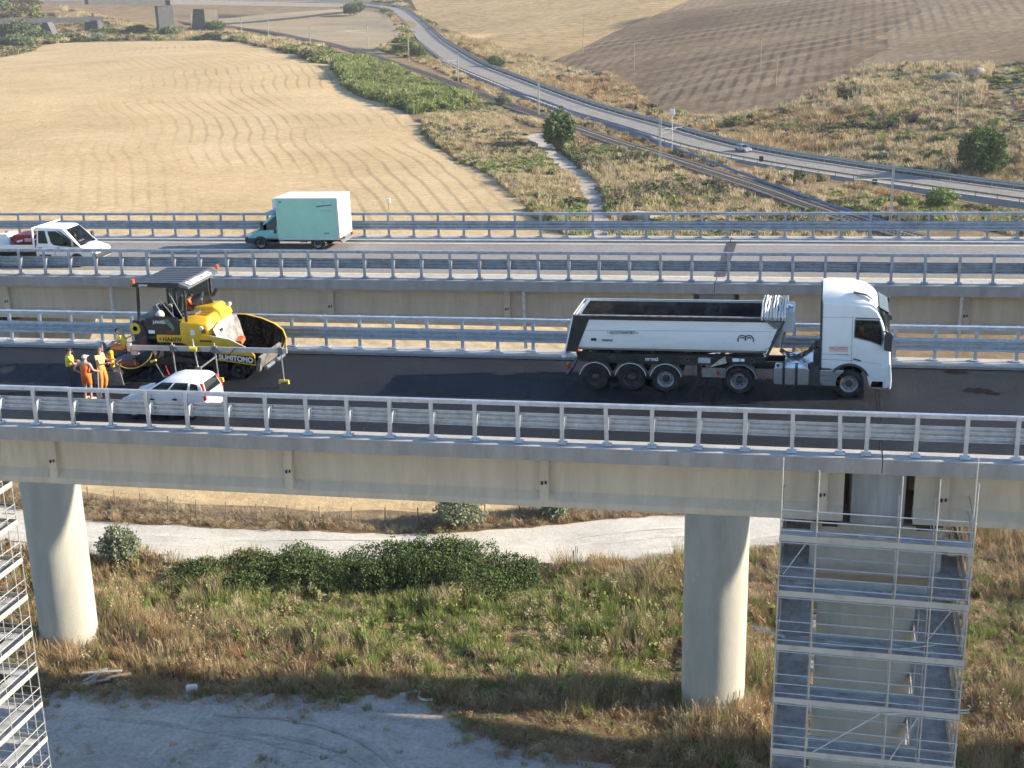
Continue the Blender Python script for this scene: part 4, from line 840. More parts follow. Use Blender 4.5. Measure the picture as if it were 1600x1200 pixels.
for s in(-1,1): MB().box(-2.63,-2.55,s*.98-.05,s*.98+.05,.9,2.15).build('headboard_post',white,FB)
for z in(1.5,1.8,2.13): MB().box(-2.62,-2.56,-.98,.98,z-.03,z+.03).build('headboard_bar',white,FB)
MB().bar((-2.59,-1.0,2.16),(-1.95,.9,2.30),.07).build('ladder_rack',white,FB)
for x in(-5.0,-.05): arch_wheel(FB,x,1.0,.36,.24,rimm)
MB().box(-.95,-.80,-.78,-.2,1.14,1.75).box(-.95,-.80,.2,.78,1.14,1.75).box(-2.2,-2.05,-.8,.8,1.14,1.7).build('seats',interior,FB)['kind']='stuff'
MB().prism([(.05,1.19),(.35,1.17),(.30,1.21)],-.3,.3,'y').build('dashboard_papers',white,FB)
redp=mat('compressor_red',(.32,.012,.018),.45,0,.15,3)
CP=thing('compressor','dark red compressor box on the bed of the white flatbed van','machine',(-16.75,25.75,far(-16.75,.92)),PITCH())
MB().prism([(-.72,.10),(-.76,.18),(-.76,.68),(-.66,.80),(.60,.80),(.70,.70),(.72,.10)],-.62,.62,'y').build('housing',redp,CP,bevel=.03)
MB().box(-.7,.7,-.6,.6,0,.10).build('skid',black,CP)
MB().box(.0,.42,-.632,-.622,.42,.62).build('label_plate',mat('pale_red_plate',(.6,.4,.4),.5),CP)
MB().bar((-.5,-.628,.42),(-.12,-.628,.50),.008,.10).build('maker_mark',white_ink,CP)
MB().cyl((.1,0,.80),(.1,0,.92),.06,10).build('exhaust',black,CP)
WB=thing('white_tank','white plastic tank standing at the back of the flatbed bed','tank',(-18.1,25.6,far(-18.1,.92)),PITCH())
MB().prism([(-.35,0),(-.38,.1),(-.38,.75),(-.30,.85),(.30,.85),(.38,.75),(.38,.1),(.35,0)],-.5,.5,'y').build('tank_shell',white,WB,bevel=.04); MB().cyl((0,0,.85),(0,0,.93),.10,12).build('tank_cap',grey_plastic,WB)
MB().box(.382,.39,-.3,.1,.4,.62).build('tank_label',grey_plastic,WB)
# green box van, nose to the left
teal=mat('van_teal',(.20,.50,.47),.4,0,.05,2); teal2=mat('box_green',(.36,.64,.50),.55,0,.05,1.2,dirt=(.36,.60,.47),dscale=1)
BV=thing('box_van','green refrigerated box van with white roof on the far viaduct','van',(-4.5,30.6,far(-4.5)),PITCH(math.pi))
van_b,c=van_cab(BV,teal,-1.0,1.10,1.0,2.02)
for f in'rl': c.win(f,[(.10,.20),(.12,.86),(.42,.86),(.66,.60),(.94,.10),(.94,.0),(.6,.0),(.2,.06)],'door_window',darkglass)
for s in(-1,1):
    MB().box(-.85,-.72,s*1.0,s*1.03,.95,1.2).build('fuel_flap',black,BV)
    MB().box(-1.0,1.0,s*.99,s*1.012,.36,.66).build('lower_cladding',dark_plastic,BV)
    MB().box(.30,.312,s*.998,s*1.004,.62,1.1).build('door_seam',grey_plastic,BV)
bxm=MB().box(-4.62,-1.02,-1.06,1.06,.66,2.93).build('cargo_box',teal2,BV,bevel=.02)
MB().box(-4.66,-.98,-1.10,1.10,2.93,2.97).build('box_roof',white,bxm,bevel=.015)
for s in(-1,1):
    MB().box(-4.66,-4.56,s*1.06-.01,s*1.06+.025,.62,2.94).build('corner_post',alu,bxm); MB().box(-1.06,-.98,s*1.06-.01,s*1.06+.025,.62,2.94).build('corner_post',mat('pale_green_trim',(.45,.62,.58),.5),bxm)
    MB().box(-4.62,-1.02,s*1.06-.01,s*1.06+.02,.60,.70).build('bottom_rail',mat('pale_green_trim',(.45,.62,.58)),bxm)
    MB().box(-4.635,-4.625,s*.03,s*1.02,.72,2.86).build('rear_door',white,bxm)
    for z in(.9,1.7,2.6): MB().box(-4.66,-4.62,s*1.0,s*1.06,z,z+.12).build('hinge',alu,bxm)
    MB().tube([(-4.66,s*.25,.75),(-4.66,s*.25,2.8)],.015,6).build('locking_bar',alu,bxm)
MB().box(-1.0,-.62,-.75,.75,2.30,2.88).build('cooling_unit',white,bxm,bevel=.06)
MB().prism([(-.98,2.08),(-.2,2.10),(-.98,2.32)],-.9,.9,'y').build('wind_deflector',mat('deflector_blue',(.10,.36,.50),.4),BV)
# markings on the side that faces the camera (local +Y, lettering reversed in x by the van's heading)
MZ=lambda x,z:Matrix.Translation((x,1.064,z))@Matrix.Rotation(math.pi,4,'Z')@RX90
MB().box(-4.35,-3.55,1.062,1.068,2.62,2.80).build('name_panel',mat('pale_blue_band',(.35,.58,.60),.5),bxm)
MB().prism([(-4.35,2.56),(-3.45,2.45),(-3.35,2.50),(-4.35,2.60)],1.062,1.068,'y').build('stripe_mark',mat('navy_mark',(.02,.05,.12),.5),bxm)
MB().box(-4.3,-3.6,1.062,1.066,2.24,2.26).build('small_print',mat('teal_print',(.10,.32,.30),.5),bxm)
MB().box(-4.05,-3.75,1.062,1.066,.92,1.02).build('side_plate',mat('teal_print',(.10,.32,.30)),bxm); MB().box(-1.35,-1.15,1.062,1.066,2.68,2.80).build('front_badge',mat('teal_print',(.10,.32,.30)),bxm)
MB().box(-4.4,-1.0,-.4,.4,.42,.62).build('chassis',black,BV)
MB().box(-4.78,-4.66,-1.0,1.0,.42,.54).build('rear_bumper',alu,BV)
for s in(-1,1): MB().box(-4.70,-4.62,s*.85,s*1.05,.48,.62).build('tail_light',red_light,BV)
MB().box(-2.6,-2.2,.55,.95,.42,.62).build('battery_case',grey_plastic,BV)
for x in(-3.3,.12): arch_wheel(BV,x,1.0,.36,.24,rimm,black,.012)
# grey saloon on the country road beyond the railway
_i=min(range(len(ROADP)),key=lambda i:(ROADP[i]-Vector((6.3,241,ROADP[i].z))).length)
_d=(ROADP[_i+1]-ROADP[_i]); _p=offset(ROADP,1.9,.76)[_i]
GC=thing('saloon_car','small grey car driving on the country road beyond the railway','car',_p,(0,0,math.atan2(-_d.y,-_d.x)))
silver=mat('silver_paint',(.36,.39,.42),.3,.4,.05,2)
MB().loft([ring(-2.1,.36,.86,.74),ring(-1.9,.28,.95,.84),ring(-.9,.24,.96,.87),ring(.8,.24,.94,.87),ring(1.5,.26,.84,.84),ring(2.05,.32,.66,.72)]).build('body',silver,GC,smooth=True,angle=40)
c=Cabin(GC,(-1.75,.95),.82,.93,(-1.15,.0),.62,1.42,silver,.04)
for f in'rl': c.win(f,[(.10,.12),(.16,.85),(.50,.85),(.50,.12)],'rear_door_window'); c.win(f,[(.53,.12),(.53,.85),(.90,.85),(.92,.12)],'front_door_window')
c.win('f',[(.06,.06),(.09,.92),(.91,.92),(.94,.06)],'windscreen'); c.win('b',[(.08,.08),(.1,.85),(.9,.85),(.92,.08)],'rear_window')
for x in(-1.3,1.3): arch_wheel(GC,x,.868,.31,.2,rimm)
for s in(-1,1): MB().box(1.95,2.06,s*.45,s*.68,.58,.72).build('headlight',clear_lens,GC); MB().box(-2.1,-2.0,s*.5,s*.74,.66,.82).build('tail_light',red_light,GC)
# ---------------------------------------------------------------- people
skin=mat('skin',(.50,.29,.20),.55,0,.06,9); hairm=mat('dark_hair',(.02,.015,.012),.7,0,.3,20); hair_l=mat('brown_hair',(.16,.09,.05),.7,0,.3,20)
def grow(name,V,E,Rd,m,parent,root=0,sub=1):
    """V points, E edges, Rd radii (x,y per vertex) -> one skinned surface"""
    me=bpy.data.meshes.new(name); me.from_pydata(V,E,[]); o=bpy.data.objects.new(name,me); COL.objects.link(o)
    o.modifiers.new('s','SKIN'); 
    for i,d in enumerate(me.skin_vertices[0].data):
        r=Rd[i]; d.radius=(r,r) if not isinstance(r,tuple) else r; d.use_root=(i==root)
    sb=o.modifiers.new('u','SUBSURF'); sb.levels=sub; sb.render_levels=sub
    dg=bpy.context.evaluated_depsgraph_get(); e=bpy.data.meshes.new_from_object(o.evaluated_get(dg)); bpy.data.objects.remove(o); bpy.data.meshes.remove(me)
    e.materials.clear(); e.materials.append(m); e.polygons.foreach_set('use_smooth',[True]*len(e.polygons)); e.name=name
    q=bpy.data.objects.new(name,e); COL.objects.link(q); q.parent=parent; return q
STAND=dict(pel=(0,0,.96),sp=(0,0,1.14),ch=(.01,0,1.34),nk=(.01,0,1.50),hd=(.03,0,1.60),ht=(.025,0,1.70),
 ls=(0,.19,1.43),le=(-.02,.27,1.15),lw=(.08,.27,.92),rs=(0,-.19,1.43),re=(-.02,-.27,1.15),rw=(.08,-.27,.92),
 lh=(0,.10,.92),lk=(.03,.12,.50),la=(-.02,.13,.09),lt=(.16,.15,.05),rh=(0,-.10,.92),rk=(.03,-.12,.50),ra=(-.02,-.13,.09),rt=(.16,-.15,.05))
RAD=dict(pel=(.15,.12),sp=(.135,.105),ch=(.155,.115),nk=.055,hd=(.078,.09),ht=(.066,.078),ls=.062,le=.044,lw=.03,rs=.062,re=.044,rw=.03,lh=.085,lk=.056,la=.04,lt=.032,rh=.085,rk=.056,ra=.04,rt=.032)
BONES=[('pel','sp'),('sp','ch'),('ch','nk'),('nk','hd'),('hd','ht'),('ch','ls'),('ls','le'),('le','lw'),('ch','rs'),('rs','re'),('re','rw'),('pel','lh'),('lh','lk'),('lk','la'),('la','lt'),('pel','rh'),('rh','rk'),('rk','ra'),('ra','rt')]
def person(label,loc,rz,pose,shirt,legs,sleeve=.55,leglen=1.0,hair=None,cap=None,shoes=None,vest=False,base='STAND'):
    J=dict(STAND); J.update(pose); T=thing('person',label,'person',loc,(0,0,rz),'road workers'); T.scale=(1.10,1.13,1.05)
    nm=list(J); ix={n:i for i,n in enumerate(nm)}; V=[Vector(J[n]) for n in nm]
    body=grow('body',V,[(ix[a],ix[b]) for a,b in BONES],[RAD[n] for n in nm],skin,T,ix['pel'])
    # hands with five fingers and face features, joined into the body surface
    mb=MB(); fw=(Vector(J['hd'])-Vector(J['nk'])).normalized()
    for e,w,s in(('le','lw',1),('re','rw',-1)):
        W_=Vector(J[w]); d=(W_-Vector(J[e])).normalized(); side=d.cross(Vector((0,0,1)) if abs(d.z)<.8 else Vector((1,0,0))).normalized(); nrm=side.cross(d)
        mb.tube([W_-d*.02,W_+d*.04,W_+d*.09],[.030,.040,.036],8)
        for k in range(4):
            b=W_+d*.085+side*(k-1.5)*.019; l=(.062,.074,.070,.056)[k]
            mb.tube([b,b+d*l*.5-nrm*.008,b+d*l*.85-nrm*.03],[.0095,.009,.007],6)
        b=W_+d*.03+side*.036*s; mb.tube([b,b+d*.03+side*.022*s-nrm*.01,b+d*.06+side*.022*s-nrm*.02],[.012,.0105,.008],6)
    H=Vector(J['hd']); mb.sphere(H+Vector((.092,0,.0)),.017,8,6,(1,.8,1.5))
    for s in(-1,1): mb.sphere(H+Vector((.0,s*.083,.005)),.022,8,6,(.7,.4,1.2))
    bm=bmesh.new(); bm.from_mesh(body.data); tm=bpy.data.meshes.new('x'); tm.from_pydata(mb.v,[],mb.f); bm.from_mesh(tm); bm.to_mesh(body.data); bm.free()
    body.data.polygons.foreach_set('use_smooth',[True]*len(body.data.polygons))
    for s in(-1,1): MB().sphere(H+Vector((.082,s*.032,.025)),.011,8,6).build('eye',hairm,body)
    MB().sphere(H+Vector((.086,0,-.045)),.02,8,5,(.4,1.2,.35)).build('mouth',mat('lip',(.30,.10,.08),.5),body)
    def garment(name,m,chain,k=1.16,add=.012):
        pts=[];rd=[];ed=[];loc_={}
        for a,b,t in chain:
            for n in(a,):
                if n not in loc_: loc_[n]=len(pts); pts.append(Vector(J[n])); r=RAD[n]; rd.append(tuple(q*k+add for q in r) if isinstance(r,tuple) else r*k+add)
            p=Vector(J[a]).lerp(Vector(J[b]),t); r0,r1=RAD[a],RAD[b]
            f=lambda r:r if isinstance(r,tuple) else (r,r)
            r=tuple((lerp(u,v,t))*k+add for u,v in zip(f(r0),f(r1))); key=b if t==1 else b+'*'
            if key not in loc_: loc_[key]=len(pts); pts.append(p); rd.append(r)
            ed.append((loc_[a],loc_[key]))
        return grow(name,pts,ed,rd,m,T,0)
    J['hem']=tuple(Vector(J['pel'])+(Vector(J['pel'])-Vector(J['sp'])).normalized()*.05); RAD['hem']=(.115,.095)
    ch=[('pel','sp',1),('sp','ch',1),('ch','nk',.45),('ch','ls',1),('ch','rs',1)]+([('ls','le',sleeve),('rs','re',sleeve)] if not vest else [])
    if vest: ch=[('pel','sp',1),('sp','ch',1),('ch','nk',.5),('ch','ls',.8),('ch','rs',.8)]
    garment('vest' if vest else 'shirt',shirt,ch)
    lc=[('pel','sp',.85),('pel','lh',1),('lh','lk',min(1,leglen*2)),('pel','rh',1),('rh','rk',min(1,leglen*2))]
    if leglen>.5: lc+=[('lk','la',leglen*2-1),('rk','ra',leglen*2-1)]
    garment('trousers' if leglen>.6 else 'shorts',legs,lc,1.15,.016)
    for a,b in(('la','lt'),('ra','rt')):
        A,B=Vector(J[a]),Vector(J[b]); d=(B-A)
        MB().tube([A-d*.25+Vector((0,0,-.03)),A+d*.2,B+d*.25],[.055,.06,.042],10).build('shoe',shoes or mat('boot_leather',(.05,.035,.025),.7,0,.3,8),T,smooth=True)
    hm=cap or hair or hairm; Tp=Vector(J['ht'])
    hp=[(max(1e-4,.098*math.sin(math.pi*i/14)),.108*math.cos(math.pi*i/14)) for i in range(0,8)]
    up=(Tp-H).normalized(); q=up.to_track_quat('Z','X').to_matrix().to_4x4()
    hb=MB().lathe([(r,a) for r,a in hp],14,'z'); M=Matrix.Translation(H+up*.035+Vector((-.012,0,0)))@q
    ho=MB().add([M@Vector((v[0]*1.0,v[1],v[2])) for v in hb.v],hb.f).build('cap' if cap else 'hair',hm,T,smooth=True,angle=80)
    if cap: MB().prism([(.06,-.07),(.19,-.05),(.20,.05),(.06,.07)],0,.012,'z').build('cap_peak',hm,ho).location=H+Vector((0,0,.055))
    return T
yel_shirt=mat('yellow_cotton',(.72,.58,.07),.85,0,.08,10,bump=.2); pale_shirt=mat('pale_yellow_cotton',(.75,.66,.25),.85,0,.08,10,bump=.2)
orange_c=mat('orange_workwear',(.82,.17,.03),.8,0,.08,9,bump=.2); dark_t=mat('dark_trousers',(.05,.045,.04),.85,0,.3,8,bump=.2)
orange_y=mat('orange_faded',(.80,.28,.06),.8,0,.1,9,bump=.2); green_c=mat('green_workwear',(.10,.62,.33),.8,0,.08,9)
A=PITCH
person('worker in yellow shirt and dark trousers with folded arms, leftmost of the group',(-1.95,4.1,near(-1.95)),R_(38),dict(le=(.10,.30,1.17),lw=(.26,.06,1.20),re=(.10,-.30,1.17),rw=(.27,-.04,1.16)),yel_shirt,dark_t,.7,1.0)
person('worker in orange sleeveless vest and shorts with a cap, hand on hip',(-.80,3.25,near(-.8)),R_(80),dict(le=(-.10,.42,1.18),lw=(.02,.22,1.02),re=(.02,-.30,1.18),rw=(.20,-.32,1.10),ls=(0,.20,1.42),rs=(0,-.20,1.42)),orange_c,orange_c,.3,.42,cap=mat('white_cap',(.6,.6,.58),.8,0,.4,14),vest=True,shoes=mat('pale_socks',(.5,.36,.28),.8))
person('worker in pale yellow shirt and orange trousers facing the screed controls',(-.75,4.3,near(-.75)),R_(5),dict(le=(.10,.26,1.18),lw=(.36,.20,1.22),re=(.10,-.27,1.16),rw=(.36,-.22,1.20),sp=(.01,0,1.14),lk=(.10,.12,.50),la=(.02,.13,.09)),pale_shirt,orange_y,.5,.92,hair=hair_l)
SIT=dict(pel=(-.05,0,.50),sp=(-.04,0,.68),ch=(.04,0,.88),nk=(.10,0,1.02),hd=(.16,0,1.10),ht=(.19,0,1.19),ls=(.04,.19,.96),le=(.14,.25,.70),lw=(.36,.16,.66),rs=(.04,-.19,.96),re=(.14,-.25,.70),rw=(.36,-.16,.66),
 lh=(-.02,.10,.47),lk=(.40,.13,.50),la=(.42,.13,.09),lt=(.60,.15,.05),rh=(-.02,-.10,.47),rk=(.40,-.13,.50),ra=(.42,-.13,.09),rt=(.60,-.15,.05))
person('worker in yellow shirt and orange trousers sitting on the rear of the paver',(-.78,6.25,near(-.78)+.78),R_(195),SIT,yel_shirt,orange_y,.6,.6)
person('paver operator in orange jacket sitting under the canopy',(1.12,8.35,near(1.1)+1.72),R_(20),dict(SIT,lw=(.42,.22,.82),rw=(.42,-.18,.80)),orange_c,dark_t,.9,1.0)
person('driver in orange shirt behind the side window of the white tractor cab',(27.98,6.80,near(27.6)+1.52),0,dict(SIT,lw=(.48,.14,.84),rw=(.48,-.14,.84)),orange_c,dark_t,.9,1.0)
person('driver in green shirt inside the white flatbed van',(-13.95,25.28,far(-13.6)+.52),0,dict(SIT,lw=(.48,.14,.84),rw=(.48,-.14,.84)),green_c,dark_t,.9,1.0)
# a shovel held by the second worker
SH=thing('shovel','long-handled shovel held upright by the orange-vested worker','shovel',(-.45,3.43,near(-.45)))
MB().cyl((0,0,.25),(.06,.02,1.25),.016,8).build('shaft',mat('shaft_wood',(.55,.50,.42),.7),SH,smooth=True)
MB().loft([[(-.10,-.02,.28),(.10,-.02,.28),(.10,.0,.28),(-.10,0,.28)],[(-.11,.02,.12),(.11,.02,.12),(.11,.035,.12),(-.11,.035,.12)],[(-.05,.0,.0),(.05,.0,.0),(.05,.012,.0),(-.05,.012,.0)]]).build('blade',steel_old,SH)
# ---------------------------------------------------------------- scaffolds
scm=mat('scaffold_tube',(.55,.56,.56),.45,.55,.15,4,dirt=(.42,.40,.37),dscale=2)
plank=mat('scaffold_plank',(.50,.515,.53),.6,.1,.25,1.2,dirt=(.24,.25,.26),dscale=2.2)
toe=mat('toe_board_timber',(.50,.47,.41),.75,0,.2,1.5,dirt=(.36,.33,.29),dscale=1.5)
def scaffold(label,xs,ys,z0,dz,nlev,tops,skip_top=0,seed=1):
    """standards on a ring of cells around a pier; xs, ys: grid lines; inner cells stay open"""
    r=random.Random(seed); gx,gy=xs[0],ys[0]; gz=-25.1
    T=thing('scaffold',label,'scaffold',(gx,gy,gz)); off=Vector((-gx,-gy,-gz))
    def b(mb,nm,m,**k): o=mb.build(nm,m,T,**k); o.location=off; return o
    nx,ny=len(xs)-1,len(ys)-1
    cells=[(i,j) for i in range(nx) for j in range(ny) if i in(0,nx-1) or j in(0,ny-1)]
    nodes={(i+a,j+c) for i,j in cells for a in(0,1) for c in(0,1)}
    zt=z0
    for (i,j) in sorted(nodes):
        t=tops[i] if j==0 else r.uniform(z0+.9,z0+1.5)-(.4 if 1<j<ny else 0)
        if skip_top and j: t=z0+1.25
        t=min(t,-2.72) if (0<j<ny+1 and ys[j]>-.4 and not skip_top) else t
        x,y=xs[i],ys[j]
        s=b(MB().cyl((x,y,gz),(x,y,t),.0245,8),'standard',scm,smooth=True)
        if j<=1 or i==nx:
            z=z0+.5
            while z>gz+1:
                if z<t-.1: 
                    pass
                z-=dz
        col=MB(); z=z0+1.0
        while z>-13:
            if z<t-.05: col.cyl((x,y,z-.03),(x,y,z+.03),.045,8)
            z-=dz/2
        if col.v and j in(0,ny): b(col,'rosettes',scm)['kind']='stuff'
    lev=[z0-dz*k for k in range(nlev)]
    segs=[]
    for i,j in cells:
        if j==0: segs.append(((i,0),(i+1,0)))
        if j==ny-1: segs.append(((i,ny),(i+1,ny)))
        if i==0: segs.append(((0,j),(0,j+1)))
        if i==nx-1: segs.append(((nx,j),(nx,j+1)))
    inner=[((i,1),(i+1,1)) for i in range(1,nx-1)]+[((1,j),(1,j+1)) for j in range(1,ny-1)]+[((nx-1,j),(nx-1,j+1)) for j in range(1,ny-1)]
    for k,z in enumerate(lev):
        for (a,c) in segs:
            p,q=Vector((xs[a[0]],ys[a[1]],0)),Vector((xs[c[0]],ys[c[1]],0))
            o=Vector((0,-.03,0)) if a[1]==c[1]==0 else Vector((0,.03,0)) if a[1]==c[1] else Vector((-.03,0,0)) if a[0]==0 else Vector((.03,0,0))
            hs=(-.06,.36,.70,1.04) if a[1]==c[1]==0 and k<6 else (-.06,.48,.98)
            for h in hs:
                if z+h>-2.75 and not(a[1]==0 and c[1]==0) and ys[a[1]]>-.4: continue
                b(MB().cyl(p+Vector((0,0,z+h)),q+Vector((0,0,z+h)),.022,6),'ledger',scm,smooth=True)
            if z<-2.8 or a[1]==c[1]==0: b(MB().bar(p+o+Vector((0,0,z+.11)),q+o+Vector((0,0,z+.11)),.03,.20),'toe_board',toe)
        if not skip_top and k in(1,2,3,4):
            for i in range(1,nx-1): b(MB().box(xs[i]+.05,xs[i+1]-.05,ys[1]-.06,ys[1]-.03,z+.0,z+.2),'inner_toe_board',toe)
            b(MB().cyl((xs[1],ys[1],z+.95),(xs[nx-1],ys[1],z+.95),.022,6),'inner_rail',scm)
        for (a,c) in inner:
            p,q=Vector((xs[a[0]],ys[a[1]],z-.06)),Vector((xs[c[0]],ys[c[1]],z-.06)); b(MB().cyl(p,q,.022,6),'ledger',scm,smooth=True)
        for (i,j) in cells:
            if z>-2.8 and j>0: continue
            x0,x1,y0,y1=xs[i]+.05,xs[i+1]-.05,ys[j]+.03,ys[j+1]-.03
            along=(x1-x0)>(y1-y0) 
            n=3 if k<5 else 1
            for w in range(n):
                if r.random()<.03: continue
                dzp=r.uniform(-.006,.006)
                if along or (0<i<nx-1): bx=(x0,x1,lerp(y0,y1,w/n)+.006,lerp(y0,y1,(w+1)/n)-.006)
                else: bx=(lerp(x0,x1,w/n)+.006,lerp(x0,x1,(w+1)/n)-.006,y0,y1)
                b(MB().box(*bx,z-.035+dzp,z+.012+dzp),'plank',plank)
    return T,b
S1,sb=scaffold('tall scaffold wrapped around the nearest pier at the right, in shade',[25.72,26.83,29.33,30.43,31.55],[-1.45,-.42,2.6,5.4,8.2,11.3,12.3],-1.85,1.93,12,[.95,.6,.55,.52,.48])
for p,q in(((27.0,-1.5,-9.4),(29.1,-1.5,-7.7)),((27.0,-1.5,-11.3),(29.1,-1.5,-9.7)),((29.5,-1.5,-9.4),(30.3,-1.5,-7.7)),((25.72,-1.5,-13.3),(26.8,-1.5,-11.4)),((25.74,-.38,-3.7),(26.8,-.38,-1.9)),((30.45,-.38,-5.6),(31.5,-.38,-3.8)),((31.5,-.4,-9.4),(31.5,2.5,-7.7)),((25.76,-.4,-7.6),(25.76,2.5,-5.8))): sb(MB().cyl(p,q,.022,6),'brace',scm)
sb(MB().cyl((31.5,-1.2,-6),(31.5,-1.2,1.2),.0245,8),'standard',scm)
for p,q,lb_ in(((24.9,-1.0,-5.15),(26.0,-1.1,-5.40),'upper of two poles sticking out left of the right-hand scaffold'),((25.0,-.9,-5.25),(26.0,-1.0,-5.50),'lower of two poles sticking out left of the right-hand scaffold'),((29.2,-1.6,-7.62),(31.9,-1.1,-7.45),'upper of two poles sticking out right of the right-hand scaffold'),((29.3,-1.5,-7.70),(31.9,-1.0,-7.62),'lower of two poles sticking out right of the right-hand scaffold'),((27.2,-1.2,-5.55),(29.4,-1.0,-5.56),'shorter pole lying along the third deck of the right-hand scaffold'),((27.3,-.9,-5.55),(30.2,-1.0,-5.55),'longer pole lying along the third deck of the right-hand scaffold'),((29.6,-1.1,-5.5),(30.8,-.5,-5.55),'pole slanting away at the right of the third scaffold deck'),((29.4,-.8,-5.5),(30.6,-1.2,-5.52),'pole slanting forward at the right of the third scaffold deck')):
    P_=thing('loose_pole',lb_,'pole',p,group='poles lying on the right scaffold')
    MB().tube([(0,0,0),Vector(q)-Vector(p)],.026,8).build('tube',scm,P_,smooth=True); MB().cyl(Vector(q)-Vector(p)-(Vector(q)-Vector(p)).normalized()*.06,Vector(q)-Vector(p),.034,8).build('collar',steel_old,P_)
scaffold('sunlit scaffold cut off by the left edge, beside the left column',[-15.4,-14.4,-12.6,-10.75,-9.75],[-1.45,-.42,2.6,5.4,8.0,9.9,10.6],-7.15,1.93,9,[-5.9]*5,skip_top=1,seed=2)
# ---------------------------------------------------------------- railway, country road, distant bridges
zr=lambda p:p.z
railm=mat('rail_steel',(.30,.24,.19),.4,.6,.2,3)
RT=thing('railway_track','single railway track on dark ballast curving past the straw field','railway',RAILP[12])
for d in(-.72,.72):
    P=offset(RAILP,d,.98,2,130); MB().loft([[p+Vector((0,-.05,-.09)),p+Vector((.05,0,-.09)),p+Vector((.05,0,.09)),p+Vector((-.05,0,.09)),p+Vector((-.05,0,-.09))] for p in P]).build('rail',railm,RT).location=-RT.location
sl_=MB(); acc=0
for a,b_ in zip(RAILP[3:60],RAILP[4:61]):
    L_=(b_-a).length; n=max(1,int(L_/.75)); d=(b_-a).normalized(); s_=Vector((d.y,-d.x,0))
    for k in range(n):
        c_=a.lerp(b_,k/n)+Vector((0,0,.85)); sl_.bar(c_-s_*1.25,c_+s_*1.25,.24,.12)
o=sl_.build('sleepers',mat('sleeper_concrete',(.30,.27,.23),.9,0,.2,2),RT); o.location=-RT.location; o['kind']='stuff'
rail_grey=mat('roadside_steel',(.36,.375,.38),.55,.5,.2,2)
def roadside_rail(label,d,i0,i1,m,zz=.75):
    P=offset(ROADP,d,zz,i0,i1); T=thing('roadside_guardrail',label,'guardrail',P[0],group='guardrails along the country road')
    sg=1 if d>0 else -1
    for h in(.62,1.05) if d>0 else(.66,):
        MB().loft([[p+Vector((0,-.03,h-.15)),p+Vector((.04,-.03,h)),p+Vector((0,-.03,h+.15)),p+Vector((0,.03,h+.15)),p+Vector((0,.03,h-.15))] for p in P]).build('rail',m,T).location=-T.location
    pm=MB().box(-.06,.06,-.06,.06,-.5,1.15 if d>0 else .85).mesh('post',m)
    acc=0; last=None
    for a,b_ in zip(P,P[1:]):
        l=(b_-a).length
        while acc<l: put('post',pm,a.lerp(b_,acc/l)-P[0],T); acc+=4.0
        acc-=l
roadside_rail('bright double guardrail on the hill side of the country road',5.3,6,118,rail_grey)
roadside_rail('low guardrail on the railway side of the country road',-5.3,8,118,mat('dull_steel',(.24,.24,.21),.7,.3,.25,2))
P=offset(ROADP,6.5,.7,6,100); RW=thing('retaining_wall','low dark concrete wall behind the bright roadside guardrail','wall',P[0])
wm=mat('dark_wall',(.17,.165,.155),.9,0,.25,.5,bump=.3)
for a in range(0,len(P)-1,4):
    q=P[a:a+5]; MB().loft([[p+Vector((0,0,-1)),p+Vector((.35,0,-1)),p+Vector((.35,0,.85)),p+Vector((0,0,.85))] for p in q]).build('wall_panel',wm,RW).location=-RW.location
bl=smooth_path([(36,165,-23.6),(27.5,179,-23.7),(16.5,199,-23.6),(3.2,225.5,-23.5),(-6,244,-23.6),(-14.3,262,-23.4),(-25,279,-23.1),(-34.6,294.8,-22.9),(-47.5,319,-22.4),(-66,348,-22.0)],6)
bluem=mat('blue_plastic',(.05,.12,.27),.5,0,.25,2,dirt=(.16,.21,.28),dscale=1.5)
BP=thing('blue_pipe','long blue plastic pipe laid between the railway and the country road','pipe',bl[0])
for k,(a,b_) in enumerate(zip(bl[::3],bl[3::3])): MB().tube([a-bl[0],a.lerp(b_,.5)-bl[0]+Vector((random.uniform(-.3,.3),random.uniform(-.3,.3),.1)),b_-bl[0]],.27,8).build('pipe_length',bluem,BP,smooth=True)
tan=mat('mast_paint',(.55,.52,.43),.7,.1,.15,2); wood=mat('pole_wood',(.32,.255,.18),.85,0,.2,2)
def nearest_rail(x,y): 
    q=min(RAILP,key=lambda p:(p.x-x)**2+(p.y-y)**2); return q
MASTS=[((-5.2,221.7),9.6,'catenary mast beside the railway, nearest with its whole foot in view'),((-43.7,293),8.6,'catenary mast behind the round tree by the path'),((36,173),9,'catenary mast cut by the far guardrail, at the right'),((-85.3,372.4),8.4,'catenary mast at the end of the green reed bank'),((-117.3,426.2),8.4,'catenary mast beside the middle of the reed bank'),((-160.9,511.9),8.4,'catenary mast beside the pale field, right of the far pair'),((-202,554),8.4,'catenary mast at the bend of the far railway'),((-261.6,650),8.4,'right one of the pair of far catenary masts'),((-281.7,661.8),8.4,'left one of the pair of far catenary masts'),((-348.6,742.6),8.6,'catenary mast just right of the distant road bridge'),((-389.9,783.9),8.6,'catenary mast in front of the distant road bridge pier')]
